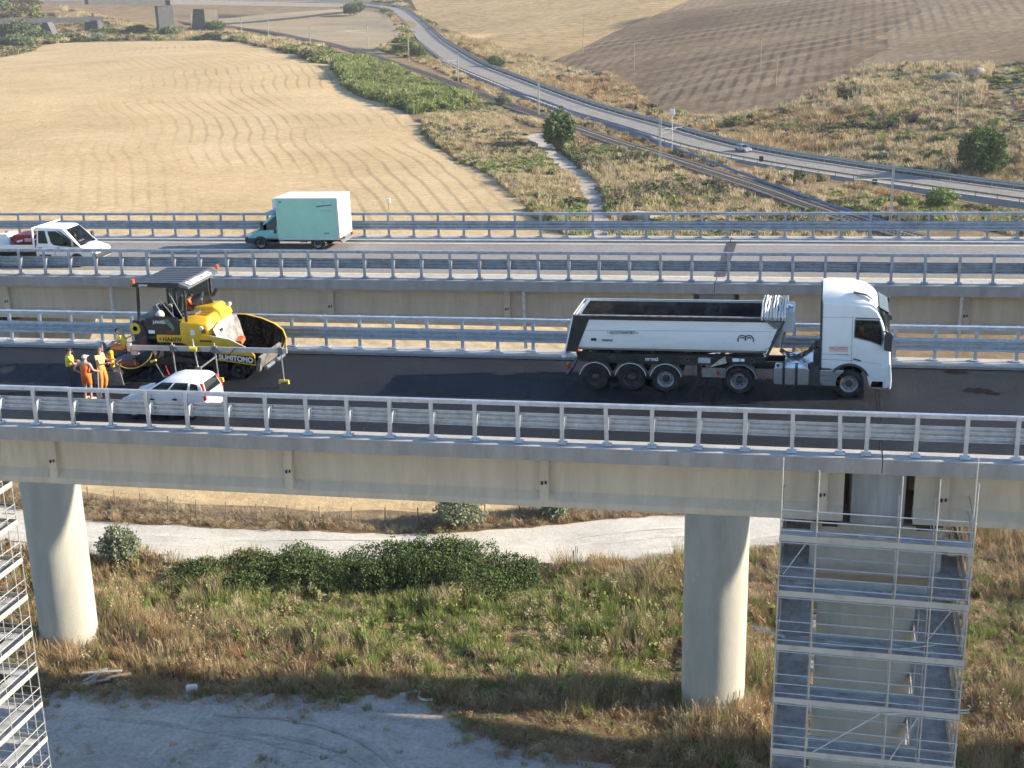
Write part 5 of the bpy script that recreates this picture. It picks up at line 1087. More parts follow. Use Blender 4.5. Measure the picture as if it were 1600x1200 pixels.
for (x,y),h,lab in MASTS:
    z=hgt(x,y); T=thing('catenary_mast',lab,'mast',(x,y,z),group='catenary masts along the railway'); q=nearest_rail(x,y); d=(Vector((q.x,q.y))-Vector((x,y))); L_=max(2.2,d.length); d=d.normalized() if d.length>.1 else Vector((1,0))
    w=.17 if h>9 else .14
    for s in(-1,1): MB().bar((s*w,0,0),(s*w*.8,0,h),.15).build('leg',tan,T)
    for k in range(int(h/.8)): MB().bar((-w,0,.4+k*.8),(w,0,.75+k*.8),.05).build('lacing',tan,T)
    hc=h*.76
    MB().bar((0,0,hc),(d.x*L_*1.1,d.y*L_*1.1,hc+.1),.07).build('cantilever',tan,T); MB().bar((0,0,hc-1.0),(d.x*L_*.8,d.y*L_*.8,hc),.06).build('cantilever_stay',tan,T)
    MB().bar((d.x*L_*.8,d.y*L_*.8,hc-.1),(d.x*L_*.8,d.y*L_*.8,hc+.9),.06).build('insulator',tan,T)
for (x,y),h,lab in(((6.4,355.6),9,'wooden utility pole on the ploughed slope, highest of the row'),((11.9,327),9,'wooden utility pole at the edge of the ploughed slope'),((32.9,296),9,'leaning utility pole on the dry bank'),((50.7,247.6),9.5,'utility pole standing above the round bush'),((-70.7,510),9,'farthest utility pole by the striped straw field'),((-59,441.7),9,'utility pole at the lower edge of the striped straw field'),((-34,391),9,'utility pole where the ploughed slope meets the straw field')):
    T=thing('utility_pole',lab,'pole',(x,y,hgt(x,y)-.2),(R_(random.uniform(-2,2)),R_(random.uniform(-3,3)),0),group='wooden poles on the hillside')
    MB().cyl((0,0,0),(0,0,h),.14,8,.10).build('shaft',wood,T,smooth=True); MB().box(-.5,.5,-.05,.05,h-.5,h-.4).build('crossarm',wood,T)
# lamp and signs by the road
T=thing('signal_lamp','white box lamp on a thin post behind the near catenary mast','lamp',(-4.5,236,hgt(-4.5,236)))
MB().cyl((0,0,0),(0,0,8.6),.07,8).build('post',tan,T); MB().box(-.45,.45,-.2,.2,8.5,9.6).build('lamp_box',white,T)
for (x,y,lab) in((13.9,222.5,'black-backed road sign left of its twin on the low guardrail'),(34.2,200.2,'black-backed road sign right of its twin on the low guardrail')):
    T=thing('road_sign',lab,'sign',(x,y,hgt(x,y)+.6),group='signs seen from behind on the low guardrail')
    MB().box(-.4,.4,-.03,.03,.6,1.6).build('plate',black,T); MB().box(-.04,.04,-.0,.06,0,1.5).build('post',rail_grey,T)
T=thing('field_post','short post with a white head standing at the straw field edge','post',(-44.6,174.8,hgt(-44.6,174.8)))
MB().cyl((0,0,0),(0,0,1.3),.08,8).build('post',wood,T); MB().box(-.3,.3,-.15,.15,1.2,1.9).build('head',white,T)
rockm=mat('pale_rock',(.36,.32,.26),.9,0,.2,.8,bump=.6)
def rock(lab,x,y,r,sq=.7,m=None):
    mb=MB().sphere((0,0,0),r,14,9,(1.2,1,sq)); rr=random.Random(int(x*10)); mb.v=[tuple(c*(1+.22*math.sin(v[0]*2.3/r+rr.random()*.3)+.10*rr.uniform(-1,1)) for c in v) for v in mb.v]
    o=mb.build('boulder',m or rockm,smooth=True,angle=30); o.location=(x,y,hgt(x,y)+r*.3); return tag(o,lab,'rock')
rock('pale boulder at the top of the dry bank',59,304.5,1.7); rock('dark heap of stones left of the pale boulder',52,303,3.0,.35,mat('dark_stones',(.16,.15,.13),.9,0,.3,2,bump=.8))
T=thing('concrete_slab','pale broken concrete slab lying in the weeds of the bank','slab',(37.8,236,hgt(37.8,236)+.3),(0,.15,.4)); MB().box(-1.6,1.6,-.6,.6,0,.4).build('slab_piece',conc,T); MB().box(1.7,2.6,-.5,.5,-.15,.2).build('slab_piece',conc,T)
T=thing('culvert_box','low grey concrete culvert box right of the dirt path','culvert',(-1.5,171,hgt(-1.5,171)),(0,0,-.5)); MB().box(-2,2,-1,1,0,.9).build('box_wall',conc,T); MB().box(-2.1,2.1,-1.1,1.1,.9,1.05).build('cover_slab',conc,T)
# distant bridges, top left
farc=mat('far_concrete',(.12,.122,.12),.85,0,.1,.3)
RB=thing('distant_road_bridge','pale road bridge on broad piers at the top left, far away','bridge',(-322,655,-25))
A_,B_,C2=Vector((-352,629,-6.0)),Vector((-322,655,-7.6)),Vector((-305,760,-13.0))
for a,b_ in((A_,B_),(B_,C2),(C2,Vector((-284,860,-18.6)))):
    MB().bar(a,b_,9,2.4).build('deck',farc,RB).location=(322,-655,25); 
    for s in(-1,1):
        n=Vector(((b_-a).y,-(b_-a).x,0)).normalized()*4.4*s; MB().bar(a+n+Vector((0,0,1.1)),b_+n+Vector((0,0,1.1)),.15,.3).build('parapet',farc,RB).location=(322,-655,25)
MB().prism([(-7,0),(-6,15.6),(5,15.6),(3.5,0)],-4,4,'x').build('pier',farc,RB).rotation_euler=(0,0,.6)
p=MB().prism([(-4,0),(-4,13.5),(9,13.5),(14,0)],-4,4,'x').build('abutment',mat('sunlit_abutment',(.15,.13,.10),.85,0,.15,.3),RB); p.location=(10,32,-1); p.rotation_euler=(0,0,.9)
RBr=thing('distant_rail_bridge','small dark railway bridge at the far left behind the bushes','bridge',(-388,650,-25))
MB().bar((-22,-14,9.4),(20,22,8.4),6,2.6).build('deck',mat('dark_bridge',(.08,.085,.09),.8,0,.2,.4),RBr)
MB().prism([(-4,0),(-1.4,8.2),(1.4,8.2),(4.5,0)],-3,3,'y').build('pier',farc,RBr)
for x,y in((-19,-11),(17,18)): MB().box(x-4,x+4,y-3,y+3,-1,8).build('abutment',mat('dark_bridge',(.08,.085,.09)),RBr)
# fence between the dirt track and the straw field
FN=thing('wire_fence','thin post and wire fence along the field side of the dirt track','fence',(-44,50.2,-25))
fp=MB().cyl((0,0,-.2),(0,0,1.35),.045,6).mesh('fence_post',mat('fence_wood',(.20,.16,.12),.9,0,.3,4))
fl=[]; 
for k in range(24):
    x=-44+2.45*k; y=interp(x,[-44,-32,-20,-10,-.5,9,14,25],[50.4,49.2,47.5,48,49.9,53.2,56.5,60]); z=hgt(x,y); fl.append(Vector((x+44,y-50.2,z+25)))
    put('fence_post',fp,fl[-1],FN,(random.uniform(-.06,.06),random.uniform(-.06,.06),0))
for h in(.45,.8,1.15): MB().tube([p+Vector((0,0,h)) for p in fl],.008,4).build('wire',steel_old,FN)
# litter at the edge of the gravel
PL=thing('broken_pallet','weathered broken pallet boards at the edge of the gravel yard','pallet',(-14.6,23.3,hgt(-14.6,23.3)),(0,0,.3))
pm=mat('grey_boards',(.45,.41,.36),.85,0,.2,3)
for a,b_ in(((-.9,.4,.3),(1.5,.2,.42)),((-.7,-.3,.12),(.6,.5,.5)),((-.8,-.6,.1),(.9,-.3,.2)),((-.3,-.8,.1),(.2,.7,.3)),((.6,.0,.1),(2.0,.35,.15))): MB().bar(a,b_,.22,.05).build('board',pm,PL)
plast=mat('white_plastic',(.72,.72,.70),.5,0,.08,4)
T=thing('plastic_can','white plastic can lying at the shadow edge on the gravel','can',(-8.3,23.1,hgt(-8.3,23.1)),(0,0,.4)); MB().prism([(-.3,0),(-.34,.06),(-.34,.34),(-.28,.42),(.22,.42),(.34,.32),(.34,.04),(.28,0)],-.14,.14,'y').build('can_body',plast,T,bevel=.03); MB().cyl((.34,0,.3),(.42,0,.32),.05,8).build('can_cap',grey_plastic,T)
T=thing('plastic_sheet','twisted white plastic strip lying on the gravel edge','plastic',(4.9,25.2,hgt(4.9,25.2)))
MB().loft([[p+Vector((0,-.11,.05)),p+Vector((0,0,.16)),p+Vector((0,.11,.06)),p+Vector((0,0,.02))] for p in smooth_path([(-.75,.15,0),(-.3,.35,.05),(.05,.25,.08),(0,-.15,.05),(.35,-.4,.02),(.95,-.35,.03)],5)]).build('strip',plast,T,smooth=True); MB().box(-1.15,-.8,-.1,.2,0,.05).build('scrap',plast,T)

# wheel tracks pressed into the dirt road and the yard
def rut(pts,w,m,nm):
    P=smooth_path([(x,y,0) for x,y in pts],8); secs=[]
    for i,p in enumerate(P):
        d=(P[min(i+1,len(P)-1)]-P[max(i-1,0)]).normalized(); n=Vector((d.y,-d.x,0)); a=w*(.5+random.uniform(-.16,.16)); b_=w*(.5+random.uniform(-.16,.16))
        l,r_=p-n*a,p+n*b_; secs.append([(l.x,l.y,hgt(l.x,l.y)+.016),(r_.x,r_.y,hgt(r_.x,r_.y)+.016)])
    tag(MB().loft(secs,closed=False).build(nm,m),kind='structure')
rm1=gmat('packed_dirt',((.54,.51,.44),(.64,.60,.525),(.70,.665,.59)),.5,.2,3,fr=(.85,1.1)); rm2=gmat('yard_track',((.32,.31,.285),(.42,.41,.385),(.50,.49,.465)),.6,.3,4,fr=(.7,1.2))
for d in(-1.9,-.3,1.3): rut([(-60,43.5+d),(-38,43.2+d),(-24,42.6+d),(-13,43.3+d),(-3,45+d),(8,47.4+d),(17,50.8+d),(28,55.8+d),(42,64.5+d),(56,74.5+d)],.55,rm1,'wheel_track')
for a,b_ in((0,0),(.4,-1.7)): rut([(-6+a,21.0+b_),(-2+a,21.3+b_),(1.5+a,20.6+b_),(4.5+a,18.9+b_),(6.5+a,16.4+b_),(7+a,12+b_)],.3,rm2,'wheel_track')
rut([(-20,18.6),(-12,19.4),(-4,19.2),(4,17.6),(10,15)],.35,rm2,'wheel_track')
# ---------------------------------------------------------------- plants
def leafmat(name,col,var=.25,rnd=.18,tr=.25,rough=.7): return mat(name,col,rough,0,var,1.5,trans=tr,rnd=rnd,spec=.25)
M_dry=leafmat('dry_grass',(.47,.36,.195)); M_tan=leafmat('bleached_grass',(.56,.46,.285)); M_rust=leafmat('rusty_grass',(.40,.265,.135)); M_grn=leafmat('green_grass',(.25,.29,.095)); M_brt=leafmat('bright_weed',(.25,.33,.095))
M_drk=leafmat('bramble_leaf',(.085,.13,.045)); M_olv=leafmat('olive_leaf',(.25,.28,.185),tr=.15); M_tree=leafmat('tree_leaf',(.09,.135,.045)); M_red=leafmat('red_weed',(.20,.065,.035)); M_reed=leafmat('reed_leaf',(.19,.25,.075)); M_brn=leafmat('dead_stem',(.27,.20,.125)); M_grey=leafmat('grey_scrub',(.17,.15,.10))
M_far=leafmat('far_bush_leaf',(.14,.175,.085)); M_pink=leafmat('pinkish_dead_grass',(.40,.315,.22))
M_bark=mat('bark',(.12,.09,.065),.95,0,.25,3,bump=.5)
class QM:
    """many small faces put together with numpy"""
    def __init__(s): s.v=[]; s.f=[]; s.n=0
    def add(s,V,F): s.v.append(np.asarray(V,float)); s.f.append(np.asarray(F,int)+s.n); s.n+=len(V)
    def mesh(s,name,m):
        V=np.concatenate(s.v); me=bpy.data.meshes.new(name); F=np.concatenate(s.f); k=F.shape[1]
        me.vertices.add(len(V)); me.vertices.foreach_set('co',V.ravel()); me.loops.add(F.size); me.loops.foreach_set('vertex_index',F.ravel().astype(np.int32))
        me.polygons.add(len(F)); me.polygons.foreach_set('loop_start',np.arange(0,F.size,k,dtype=np.int32)); me.polygons.foreach_set('loop_total',np.full(len(F),k,dtype=np.int32))
        me.update(calc_edges=True); me.validate(); me.materials.append(m); return me
def tuft(n,spread,lean,w,hmin=.5,name='t',m=None,head=0):
    q=QM(); a=rng.uniform(0,2*np.pi,n); r=spread*np.sqrt(rng.uniform(0,1,n)); h=rng.uniform(hmin,1,n); le=lean*rng.uniform(.2,1,n); b=a+rng.normal(0,.9,n)
    bx=np.stack([r*np.cos(a),r*np.sin(a),np.zeros(n)],1); d=np.stack([np.cos(b),np.sin(b),np.zeros(n)],1); sd_=np.stack([-np.sin(b+rng.normal(0,1,n)),np.cos(b),np.zeros(n)],1); up=np.array([0,0,1.])
    p1=bx+d*(le*.35*h)[:,None]+up*(h*.6)[:,None]; p2=bx+d*(le*h)[:,None]+up*h[:,None]; W_=(w*rng.uniform(.6,1.3,n))[:,None]
    V=np.stack([bx-sd_*W_,bx+sd_*W_,p1+sd_*W_*.8,p1-sd_*W_*.8],1).reshape(-1,3); q.add(V,np.arange(4*n).reshape(n,4))
    V=np.stack([p1-sd_*W_*.8,p1+sd_*W_*.8,p2+sd_*W_*(.25+head),p2-sd_*W_*(.25+head)],1).reshape(-1,3); q.add(V,np.arange(4*n).reshape(n,4))
    return q.mesh(name,m)
def leaves(P,size,m,name,flat=.3,elong=1.6):
    """one quad leaf (a diamond) per point, random attitude"""
    n=len(P); N=rng.normal(0,1,(n,3)); N[:,2]+=flat; N/=np.linalg.norm(N,axis=1)[:,None]; t=np.cross(N,rng.normal(0,1,(n,3))); t/=np.linalg.norm(t,axis=1)[:,None]; b=np.cross(N,t); s=(size*rng.uniform(.6,1.35,n))[:,None]
    V=np.stack([P-t*s*elong*.5,P+b*s*.5+N*s*.12,P+t*s*elong*.5,P-b*s*.5+N*s*.12],1).reshape(-1,3); q=QM(); q.add(V,np.arange(4*n).reshape(n,4)); return q.mesh(name,m)
def crown_pts(n,lobes,shell=.45):
    """points through lobes (cx,cy,cz,rx,ry,rz), denser towards their skins, with hollows between sprays"""
    w=np.array([l[3]*l[4]*l[5] for l in lobes])**.67; k=rng.choice(len(lobes),n,p=w/w.sum()); L_=np.array(lobes)[k]
    d=rng.normal(0,1,(n,3)); d/=np.linalg.norm(d,axis=1)[:,None]; r=rng.uniform(shell,1,n)**.6
    wob=1+.16*np.sin(d[:,0]*7+k)+.14*np.sin(d[:,1]*9+2*k)+.12*np.sin(d[:,2]*8)
    return L_[:,:3]+d*L_[:,3:]*(r*wob)[:,None]
def plant(name,label,cat,x,y,lobes,n,size,m,stems=3,group=None,z=None,r0=.12):
    T=thing(name,label,cat,(x,y,(hgt(x,y) if z is None else z)-.05),group=group)
    zmin=min(l[2]-l[5] for l in lobes)
    P=crown_pts(n,lobes); P[:,2]=np.maximum(P[:,2],.03)
    put('crown',leaves(P,size,m,'crown'),(0,0,0),T)
    mb=MB(); H=max(l[2] for l in lobes)
    mb.tube([(0,0,0),(.05*H,.02*H,H*.35),(0,.04*H,H*.6)],[r0,r0*.8,r0*.55],7)
    for k in range(stems):
        l=lobes[k%len(lobes)]; mb.tube([(0.02*H,.01*H,H*.25),(l[0]*.5,l[1]*.5,H*.25+(l[2]-H*.25)*.6),(l[0]*.95,l[1]*.95,l[2]+l[5]*.4)],[r0*.6,r0*.4,r0*.15],6)
    mb.build('trunk',M_bark,T,smooth=True); return T
def lob(R,H,n=7,seed=0,low=.25):
    r=random.Random(seed); out=[(0,0,H*.55,R*.72,R*.72,H*.42)]
    for k in range(n):
        a=2*math.pi*k/n+r.uniform(-.3,.3); d=R*r.uniform(.35,.62); out.append((d*math.cos(a),d*math.sin(a),H*r.uniform(low+.1,.72),R*r.uniform(.32,.46),R*r.uniform(.32,.46),H*r.uniform(.2,.3)))
    return out
plant('round_tree','dense round green tree beside the dirt path','tree',-29.7,246,lob(4.1,8.2,9,1),5200,.42,M_tree,5,r0=.3)
plant('round_tree','large bright green bush tree on the bank at the right edge','tree',52.9,216,lob(4.9,9.4,10,2),6500,.42,leafmat('tree_leaf_bright',(.085,.15,.04)),6,r0=.3)
for lab,x,y,R_w,H,sd_,m in(('small dark bush on the hill side of the country road',-83,412.4,3.4,4.6,3,M_tree),('broad green bush between pale field and country road',-131.5,466,6.0,7.0,4,M_reed),('dark bush at the corner of the pale field below the far road',-276,826,8.5,8.5,5,M_tree),('small grey-green bush above the railway, left of the round tree',-57.4,313,2.4,3.2,6,M_olv),('second small bush growing from the broad green bush',-121,448,4.0,5,7,M_tree),
  ('grey-green bush nearest the frame edge, far left',-352,560,9,7,8,M_far),('tall grey-green bush behind the far left one',-400,640,12,10,9,M_far),('grey-green bush in front of the rail bridge',-372,612,9,6,10,M_far),('bushy crown at the far left of the rail bridge',-450,690,13,12,11,M_far),('dark bush right of the rail bridge pier',-350,640,8,5,12,M_tree),('bush at the foot of the distant road bridge pier',-312,640,7,6,31,M_far),('bush between pier and abutment of the distant road bridge',-300,668,7,7,32,M_tree),('bush left of the distant road bridge pier',-336,650,7,6,33,M_far),('low bush where the field meets the far bank',-338,612,6,3.5,13,M_olv),
  ('green shrub peeping over the far guardrail at the right',44,186,3.0,3.4,14,M_reed),('low green shrub left of its taller neighbour at the right guardrail',39,183.5,2.2,2.4,15,M_grn)):
    plant('bush',lab,'bush',x,y,lob(R_w,H,7,sd_),2200,max(.28,R_w*.085),m,3,'bushes in the landscape')
for lab,x,y,R_w,H,sd_ in(('feathery grey-green olive bush beside the left column',-21.0,38.6,1.75,3.0,21),('grey-green bush at the fence in the middle, below the girder',1.1,49.6,2.1,3.0,22),('smaller grey-green bush right of the middle one at the fence',7.6,52.3,1.4,2.3,23)):
    plant('olive_bush',lab,'bush',x,y,lob(R_w,H,9,sd_,.15),4200,.13,M_olv,6,'olive bushes by the dirt track',r0=.05)
# bramble thicket
bl_=[]; rr=random.Random(5)
for k in range(85):
    t=rr.random(); x=-15.5+23.5*t; yc=interp(x,[-16,-9,-2,3,8],[38.0,38.8,40.2,41.2,40.2]); hh=interp(x,[-16,-8,-2,2.5,8],[.9,1.5,1.8,2.3,1.0]); y=yc+rr.uniform(-2.6,2.0)
    bl_.append((x,y-40,hh*.45,rr.uniform(1.0,1.9),rr.uniform(.8,1.5),hh*rr.uniform(.4,.62)))
T=thing('bramble_thicket','dark green bramble thicket spreading in front of the dirt track','bramble',(0,40,-25.0))
put('foliage',leaves(crown_pts(60000,bl_,.6),.115,M_drk,'foliage',.6,1.3),(0,0,0),T)
put('pale_sprays',leaves(crown_pts(16000,[(a,b,c+.06,d,e,f*1.06) for a,b,c,d,e,f in bl_],.9),.10,leafmat('bramble_tip',(.18,.23,.08)),'pale_sprays',.6,1.3),(0,0,0),T)
mb=MB()
for k in range(40):
    l=rr.choice(bl_); mb.tube([(l[0],l[1],0),(l[0]+.3,l[1]+rr.uniform(-.3,.3),l[2]+l[5]*.6),(l[0]+rr.uniform(-1,1),l[1]+rr.uniform(-1,1),l[2]+l[5]*1.15)],[.02,.015,.006],5)
o=mb.build('canes',M_brn,T); o['kind']='stuff'
# scattered grass, one object for each sweep of it
def scatter(name,label,cat,P,idx,scl,temps):
    tc_=bpy.data.collections.new(name+'_templates')
    for i,me in enumerate(temps): o=bpy.data.objects.new('%s_template_%02d'%(name,i),me); tc_.objects.link(o)
    n=len(P); me=bpy.data.meshes.new(name); me.vertices.add(n); me.vertices.foreach_set('co',np.asarray(P,float).ravel())
    a=me.attributes.new('idx','INT','POINT'); a.data.foreach_set('value',np.asarray(idx,dtype=np.int32))
    rot=np.zeros((n,3)); rot[:,2]=rng.uniform(0,6.28,n); rot[:,:2]=rng.normal(0,.10,(n,2)); a=me.attributes.new('rot','FLOAT_VECTOR','POINT'); a.data.foreach_set('vector',rot.ravel())
    a=me.attributes.new('scl','FLOAT_VECTOR','POINT'); a.data.foreach_set('vector',np.asarray(scl,float).ravel())
    o=bpy.data.objects.new(name,me); COL.objects.link(o); tag(o,label,cat,kind='stuff')
    g=bpy.data.node_groups.new(name,'GeometryNodeTree'); g.interface.new_socket('Geometry',in_out='INPUT',socket_type='NodeSocketGeometry'); g.interface.new_socket('Geometry',in_out='OUTPUT',socket_type='NodeSocketGeometry')
    N=g.nodes.new; L=g.links.new; gi=N('NodeGroupInput'); go=N('NodeGroupOutput'); ip=N('GeometryNodeInstanceOnPoints'); ci=N('GeometryNodeCollectionInfo')
    ci.inputs[0].default_value=tc_; ci.inputs[1].default_value=True; ci.inputs[2].default_value=True; ip.inputs['Pick Instance'].default_value=True
    def na(nm,t): q=N('GeometryNodeInputNamedAttribute'); q.data_type=t; q.inputs[0].default_value=nm; return q.outputs[0]
    L(gi.outputs[0],ip.inputs['Points']); L(ci.outputs[0],ip.inputs['Instance']); L(na('idx','INT'),ip.inputs['Instance Index']); L(na('rot','FLOAT_VECTOR'),ip.inputs['Rotation']); L(na('scl','FLOAT_VECTOR'),ip.inputs['Scale']); L(ip.outputs[0],go.inputs[0])
    md=o.modifiers.new('scatter','NODES'); md.node_group=g; return o
def fill(poly,n,excl=('dirt_road','gravel_yard','path')):
    xs=[p[0] for p in poly]; ys=[p[1] for p in poly]; out=[]; 
    while len(out)<n:
        x=random.uniform(min(xs),max(xs)); y=random.uniform(min(ys),max(ys))
        if inside(x,y,poly) and not any(inside(x,y,ZN[k]) for k in excl): out.append((x,y))
    return out
def nz(x,y,s,o=0): return .5+.5*math.sin(x*s+1.7*math.sin(y*s*.8+o)+o)*math.sin(y*s*1.1+1.3*math.sin(x*s*.7-o))
TT=[tuft(80,.36,.5,.009,.3,'dry',M_dry),tuft(80,.40,.55,.009,.3,'tan',M_tan),tuft(80,.40,.7,.009,.25,'rust',M_rust),tuft(90,.36,.45,.010,.3,'green',M_grn),tuft(60,.28,.35,.012,.3,'bright',M_brt),tuft(20,.24,.5,.016,.5,'stem',M_brn,head=1.2),
    leaves(crown_pts(170,[(0,0,.35,.30,.30,.34)],.2),.13,M_grn,'weed'),leaves(crown_pts(150,[(0,0,.4,.26,.26,.42)],.2),.11,M_red,'redweed'),leaves(crown_pts(160,[(0,0,.3,.34,.34,.3)],.2),.12,M_drk,'darkweed'),leaves(crown_pts(120,[(0,0,.4,.3,.3,.4)],.2),.07,M_tan,'seedweed'),tuft(70,.4,.8,.010,.25,'pink',M_pink)]
# -- under the viaducts
P=[];I=[];S=[]
for x,y in fill([(-42,18),(10,18),(50,12),(62,30),(75,85),(50,65),(24,49.6),(8,43.6),(-12,40.4),(-45,38.5)],17000,('dirt_road','gravel_yard')):
    g=math.exp(-(((x-6)/15)**2+((y-35)/6.0)**2))*1.35+.55*math.exp(-(((x-42)/10)**2+((y-38)/7)**2))+.5*math.exp(-(((x+10)/8)**2+((y-35)/3.5)**2)); g=g*1.35*(.6+.7*nz(x,y,.8))+.10; dry=ss(31,25,y)
    red=math.exp(-(((x+26)/4)**2+((y-36)/4)**2)); u=random.random()
    if u<red*.6: i=7 if random.random()<.6 else 4
    elif u<g*.85: i=random.choice((3,3,3,4,4,6,9,9,1))
    else: i=random.choice((0,0,1,1,2,10,5,9)) if random.random()>dry*.7 else random.choice((2,0,2,5,1))
    edge=1; h=random.uniform(.4,1.2)*(.45+1.25*nz(x,y,.45,2))*(.45 if y<24.5+.0*x and x<20 else 1)
    P.append((x,y,hgt(x,y)-.03)); I.append(i); S.append((random.uniform(.8,1.4),)*2+(h,))
scatter('grass','tall mixed dry and green weeds under the viaducts','grass',P,I,S,TT)
def segd(x,y,a,b):
    p,A,B=Vector((x,y)),Vector(a),Vector(b); t=min(1,max(0,(p-A).dot(B-A)/(B-A).length_squared)); return (A+(B-A)*t-p).length
# -- sparse tufts on the gravel and track edges
P=[];I=[];S=[]
for x,y in fill([(-30,14),(16,12),(14,22),(4,25.5),(-25,21)],240,()):
    if nz(x,y,.7,1)>.55: P.append((x,y,hgt(x,y)-.02)); I.append(random.choice((0,2,3,5))); S.append((.5,.5,random.uniform(.12,.3)))
for x,y in fill([(-26,18),(16,16),(24,17),(24,21.5),(14,23),(5,27),(-25,23.5)],6500,()):
    if not inside(x,y,ZN['gravel_yard']): continue
    d=min(segd(x,y,a,b) for a,b in zip([(-25,19.8),(-12.9,22.4),(-2.7,24.1),(4.3,25.5),(8.6,23.4),(12.9,20.9),(18.5,20.4)],[(-12.9,22.4),(-2.7,24.1),(4.3,25.5),(8.6,23.4),(12.9,20.9),(18.5,20.4),(22.8,21)]))
    if random.random()<math.exp(-d/.55)*(.3+nz(x,y,.9)): P.append((x,y,hgt(x,y)-.02)); I.append(random.choice((0,2,2,3,5))); S.append((.8,.8,random.uniform(.15,.55)))
scatter('yard_tufts','sparse low tufts on the gravel yard','grass',P,I,S,TT)
P=[];I=[];S=[]
for x,y in fill([(-48,48.4),(-27,45.6),(-14,46.2),(-.6,48),(11,52.4),(24,57),(43,68.5),(60,82),(48,85),(20,62),(9,55),(-.5,50.9),(-12,49.2),(-32,49.8),(-48,51.5)],4200,('dirt_road',)):
    P.append((x,y,hgt(x,y)-.03)); I.append(random.choice((1,1,10,10,10,5,9,2))); S.append((random.uniform(.8,1.4),)*2+(random.uniform(.18,.62)*(.5+.9*nz(x,y,.5)),))
scatter('verge_grass','dry verge between the dirt track and the straw field','grass',P,I,S,TT)
# -- scrub banks in the middle distance: wider, coarser clumps
BT=[tuft(80,.55,.5,.035,.35,'dry2',M_dry),tuft(80,.55,.55,.035,.3,'tan2',M_tan),tuft(80,.55,.6,.035,.3,'rust2',M_rust),tuft(80,.5,.45,.04,.35,'green2',M_grn),leaves(crown_pts(240,[(0,0,.4,.6,.6,.42)],.2),.2,M_grey,'scrub2'),leaves(crown_pts(240,[(0,0,.4,.6,.6,.45)],.2),.2,M_grn,'gshrub2'),leaves(crown_pts(240,[(0,0,.4,.6,.6,.45)],.2),.2,M_drk,'dshrub2')]
def near_way(x,y):
    p=Vector((x,y))
    for q,r in((ROADP,7.2),(RAILP,3.4)):
        for a,b in zip(q,q[1:]):
            if min(abs(a.y-y),abs(b.y-y))>30 or min(abs(a.x-x),abs(b.x-x))>30: continue
            A,B=a.xy,b.xy; d=B-A; t=min(1,max(0,(p-A).dot(d)/d.length_squared))
            if (A+d*t-p).length<r: return True
    return False
def bank(name,label,poly,n,pick,hr,wr,excl=('path','dirt_road','stubble_field'),fs=.08):
    P=[];I=[];S=[]
    for x,y in fill(poly,n,excl):
        if near_way(x,y): continue
        if nz(x,y,fs*1.3,5)<.14 and random.random()<.8: continue
        i=pick(x,y); k=random.uniform(*wr)*(1.5 if i in(4,5,6) else 1); h=random.uniform(*hr)*(.55+.9*nz(x,y,fs,3)); P.append((x,y,hgt(x,y)-.05)); I.append(i); S.append((k,k,h))
    return scatter(name,label,'scrub',P,I,S,BT)
def pk(gr=.15,dk_=.12):
    def f(x,y):
        g=nz(x,y,.05,1)**1.5; d=nz(x,y,.075,4)**1.5; u=random.random()
        if u<gr*2.2*g*g: return random.choice((3,3,5))
        if u<gr*2.2*g*g+dk_*2.4*d*d: return random.choice((4,4,6))
        return random.choice((0,1,1) if nz(x,y,.04,7)>.5 else (0,0,2,2,1))
    return f
bank('path_bank_scrub','dry and green scrub between the straw field and the dirt path',[(-70,282),(-67,322),(-40,264),(-26,222),(-18,203),(-11,172),(-6,147),(6,124),(28,100),(22,98),(4,128),(-20,173),(-31,200),(-47,230),(-62,258)],4200,pk(.25,.14),(.7,1.7),(.9,1.7))
bank('rail_edge_scrub','dry strip of scrub between the reed bank and the railway',[(-67,322),(-38,272),(-31,275),(-55,312),(-86,360),(-120,405),(-146,440),(-100,370)],1500,pk(.25,.1),(.5,1.3),(.9,1.7))
bank('rail_bank_scrub','overgrown bank between the dirt path and the railway',[(-39,272),(-29,265),(-10,233),(5,205),(24,173),(45,140),(30,120),(6,128),(-4,150),(-6,169),(-13,200),(-24,232)],4600,pk(.22,.26),(.8,2.0),(.9,1.8))
bank('roadside_scrub','scrub strip between the railway and the country road',[(-48,327),(-16,270),(6,232),(27,209),(48,191),(75,165),(70,150),(46,172),(30,174),(16,200),(3,222),(-13,250),(-33,284),(-70,345),(-110,420),(-150,490),(-165,590),(-140,520),(-110,440),(-75,375)],3600,pk(.3,.12),(.5,1.4),(.8,1.5))
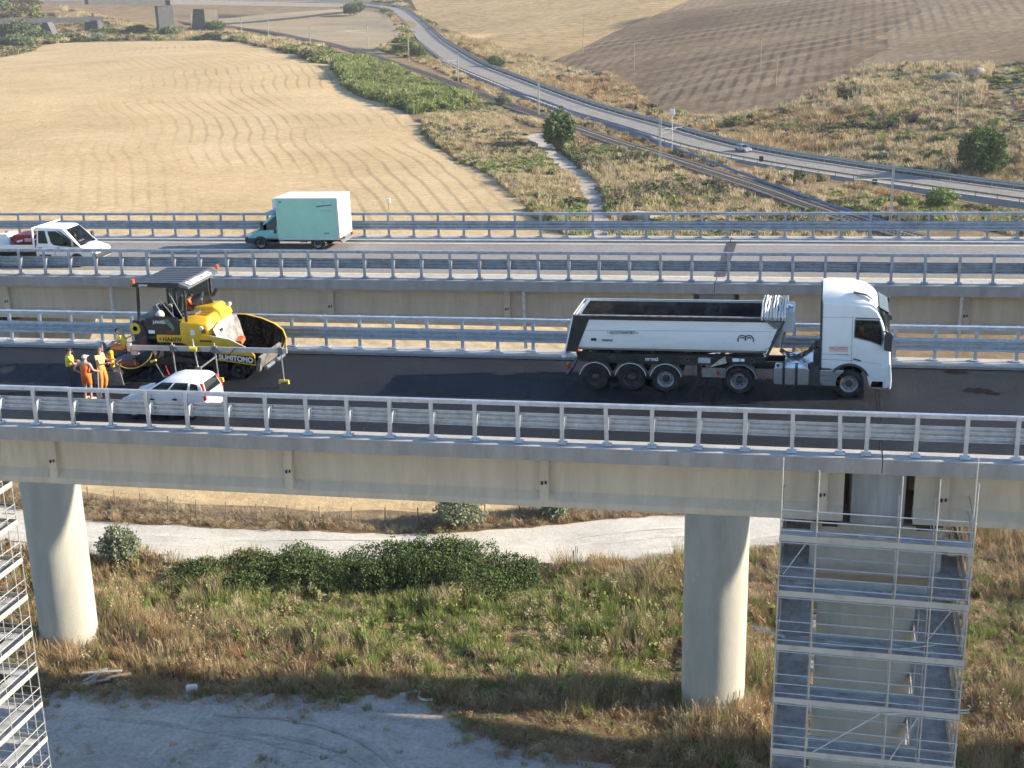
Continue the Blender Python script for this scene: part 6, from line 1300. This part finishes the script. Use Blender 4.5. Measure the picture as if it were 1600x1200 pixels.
bank('hill_bank_scrub','tall dry grass and shrubs on the bank below the ploughed hill',[(-46,336),(-19,294),(4,258),(27,229),(44,212),(59,205),(90,185),(100,220),(72,223),(60,240),(58,275),(63,312),(45,331),(31,327),(17,300),(10,296),(1,298),(-16,309),(-25,340),(-39,385),(-57,405),(-91,470),(-165,660),(-175,640),(-113,490),(-74,396)],10500,pk(.05,.11),(.7,2.1),(1.0,2.1),fs=.11)
bank('grey_field_scrub','sparse low weeds on the grey field at the right edge',[(62,300),(66,318),(110,310),(120,220),(72,223),(60,235),(58,262)],3000,pk(.35,.15),(.25,.8),(.9,1.8),fs=.2)
bank('reed_bank','dense bright green reeds along the edge of the straw field',[(-147,430),(-129,412),(-100,370),(-68,326),(-66,306),(-76,295),(-91,316),(-105,335),(-117,357)],3000,lambda x,y:3 if random.random()<.62 else random.choice((5,5,1,6)),(1.3,3.2),(1.6,2.6),excl=())
bank('far_left_scrub','brown and green scrub below the far railway line',[(-358,588),(-427,732),(-375,730),(-298,683),(-193,526),(-149,437),(-132,389),(-178,460),(-233,559),(-292,622),(-336,606)],3600,pk(.35,.35),(1.2,3.2),(2.2,4.2))
bank('far_left_bushes','grey-green shrub cover at the far left of the straw field',[(-300,445),(-520,776),(-447,737),(-362,600),(-316,494)],1500,lambda x,y:random.choice((4,5,4,0)),(1.5,4),(2.5,5),excl=())
bank('field_edge_scrub','low dry scrub on the far side of the country road',[(-120,520),(-235,836),(-300,1000),(-340,1000),(-262,850),(-150,540)],900,pk(.3,.4),(1,3),(2,4))
# ---------------------------------------------------------------- thin air haze round the whole place
hz=MB().box(-1640,1140,-340,2440,-27.5,95).build('haze',None); tag(hz,kind='stuff')
hm=bpy.data.materials.new('haze_air'); hm.use_nodes=True; t=hm.node_tree; t.nodes.clear()
pv=t.nodes.new('ShaderNodeVolumePrincipled'); pv.inputs['Color'].default_value=(.95,.95,.97,1); pv.inputs['Density'].default_value=.00014; pv.inputs['Anisotropy'].default_value=.2
om=t.nodes.new('ShaderNodeOutputMaterial'); t.links.new(pv.outputs[0],om.inputs['Volume']); hz.data.materials.append(hm)
hm.cycles.homogeneous_volume=True; SC.cycles.volume_bounces=0
